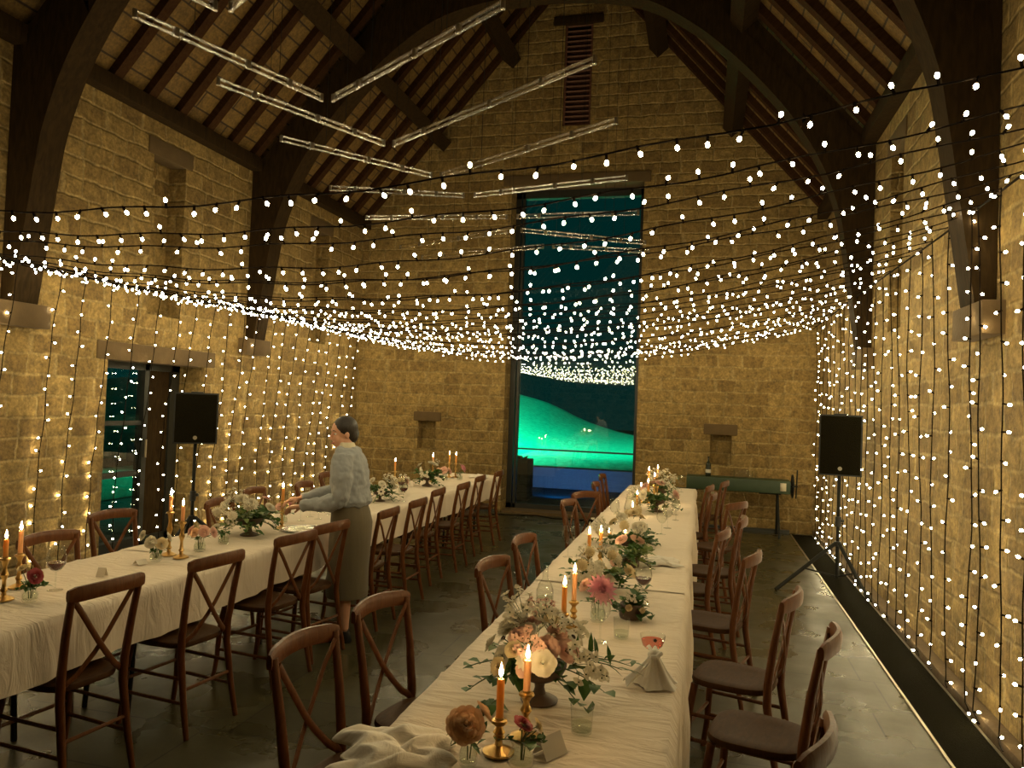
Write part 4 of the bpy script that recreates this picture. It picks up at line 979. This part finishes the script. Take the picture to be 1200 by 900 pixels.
cl_ = MB().loft([(.034, 0, 1.365, .074, .086), (.040, 0, 1.39, .064, .070), (.050, 0, 1.418, .060, .063), (.050, 0, 1.422, .054, .057), (.042, 0, 1.392, .048, .052)], 28)
for q in (-1, 1): cl_.add([(.085, q * .008, 1.405), (.10, q * .012, 1.372), (.075, q * .062, 1.372), (.055, q * .062, 1.412), (.090, q * .008, 1.408), (.106, q * .012, 1.372), (.080, q * .068, 1.372), (.058, q * .067, 1.414)], [(0, 1, 2, 3), (7, 6, 5, 4), (0, 4, 5, 1), (1, 5, 6, 2), (2, 6, 7, 3), (3, 7, 4, 0)])
cl_.build('collar', M['collar'], so)
sk = MB().loft([(-.005, 0, .31, .148, .168), (-.005, 0, .34, .150, .170), (-.005, 0, .5, .146, .172), (-.012, 0, .7, .148, .178), (-.018, 0, .84, .148, .182), (-.008, 0, .93, .135, .172), (0, 0, .985, .118, .152), (0, 0, .99, .10, .14)], 32).build('skirt', M['skirt'], pr)
MB().tube([(.12 * math.cos(a), .154 * math.sin(a), .975) for a in [2 * PI * k / 28 for k in range(29)]], .012, 6, flat=.4, up=(0, 0, 1)).build('waistband', M['skirt'], sk)
for s in (-1, 1):
    fx = 0 if s > 0 else .07
    MB().loft([(.045 + fx, s * .09, 0, .125, .046), (.045 + fx, s * .09, .015, .128, .048), (.04 + fx, s * .09, .05, .115, .045), (.0 + fx, s * .087, .08, .06, .042)], 18).build('shoe', M['shoe'], pr)

# ------------------------------------------------------------------ outside: terrace, lit bank, dark hedge, floodlights
struct(MB().box(-40, 30, YB + .55, 60, -.25, -.05).build('ground_terrace', M['paving'], smooth=False))
struct(MB().box(-40, XL - .6, -4, YB + .55, -.25, -.05).build('ground_side', M['paving'], smooth=False))
def hill(u, v):
    x = -26 + 40 * u; y = 16.5 + 26 * v
    e = 1 / (1 + math.exp((x + 5.1) / 1.0)); r_ = min(1, v / .5)
    z = -.05 + .5 * min(1, v / .04) + (r_ ** .9) * (.12 + 1.75 * e) - 3.0 * max(0, v - .5) + .03 * math.sin(3 * x) * v
    return (x, y, z)
hl = struct(MB().grid(hill, 70, 40).build('hill_bank', M['grass']))
lw = MB().rbox(-14, 6, 16.1, 16.5, -.05, .40, .03).build('garden_wall', M['render_wall']); struct(lw)
random.seed(77)
pb = thing('garden_planter', 'dark square planter box on the terrace outside the window', 'planter', (-3.36, 14.0, -.05))
MB().rbox(-.28, .22, -.25, .25, 0, .76, .02).build('box', M['paving'], pb)
pm_ = MB()
for i in range(40):
    a = U(0, 6.28); leaf_into(pm_, (U(-.2, .1), U(-.15, .15), .74), (math.cos(a), math.sin(a), 1.2), .16, .03)
pm_.build('foliage', M['leaf'], pb, angle=80)
bk = struct(MB().rbox(-10.6, -9.2, 4, 16, -.05, .31, .1).build('ground_bank', M['grass']))
def spot(loc, tgt, col, e, size=70, r=.1):
    l = bpy.data.lights.new('floodlight', 'SPOT'); l.energy = e; l.color = col; l.spot_size = R(size); l.spot_blend = .6; l.shadow_soft_size = r
    o = bpy.data.objects.new('floodlight', l); C.objects.link(o); o.location = loc
    o.rotation_euler = (Vector(tgt) - Vector(loc)).to_track_quat('-Z', 'Y').to_euler(); return o
spot((-9.5, 15.5, 4.5), (-4.5, 26, .5), (.0, 1, .62), 12500, 100)
spot((-2.7, 14.3, .22), (-2.9, 16.1, .22), (.0, .27, 1), 26, 125)
spot((-8.2, 12, 1.6), (-9.6, 9.5, .1), (.0, 1, .6), 80, 90)

w = bpy.data.worlds.new('night'); sc.world = w; w.use_nodes = True
w.node_tree.nodes['Background'].inputs[0].default_value = (.0, .011, .010, 1); w.node_tree.nodes['Background'].inputs[1].default_value = 1

# ------------------------------------------------------------------ camera
cam = bpy.data.cameras.new('camera'); cam.sensor_fit = 'HORIZONTAL'; cam.sensor_width = 36; cam.lens = 889.27 / 1200 * 36; cam.clip_start = .05; cam.clip_end = 300
co = bpy.data.objects.new('camera', cam); C.objects.link(co)
yaw, pit, rol = R(14.2747), R(1.4579), R(2.0842)
fw = Vector((-math.sin(yaw) * math.cos(pit), math.cos(yaw) * math.cos(pit), math.sin(pit))); rt = Vector((math.cos(yaw), math.sin(yaw), 0)); upv = rt.cross(fw)
r2 = rt * math.cos(rol) + upv * math.sin(rol); u2 = -rt * math.sin(rol) + upv * math.cos(rol)
mw = Matrix((r2, u2, -fw)).transposed().to_4x4(); mw.translation = (0, 0, 1.75)
co.matrix_world = mw; sc.camera = co
vs_ = sc.view_settings; vs_.view_transform = 'Standard'; vs_.look = 'None'; vs_.exposure = 0.9; vs_.gamma = 1; vs_.use_curve_mapping = False
cy = sc.cycles
cy.max_bounces = 8; cy.diffuse_bounces = 3; cy.glossy_bounces = 3; cy.transparent_max_bounces = 24; cy.transmission_bounces = 4
cy.sample_clamp_indirect = 6; cy.use_denoising = True; cy.use_light_tree = True; cy.caustics_reflective = False; cy.caustics_refractive = False
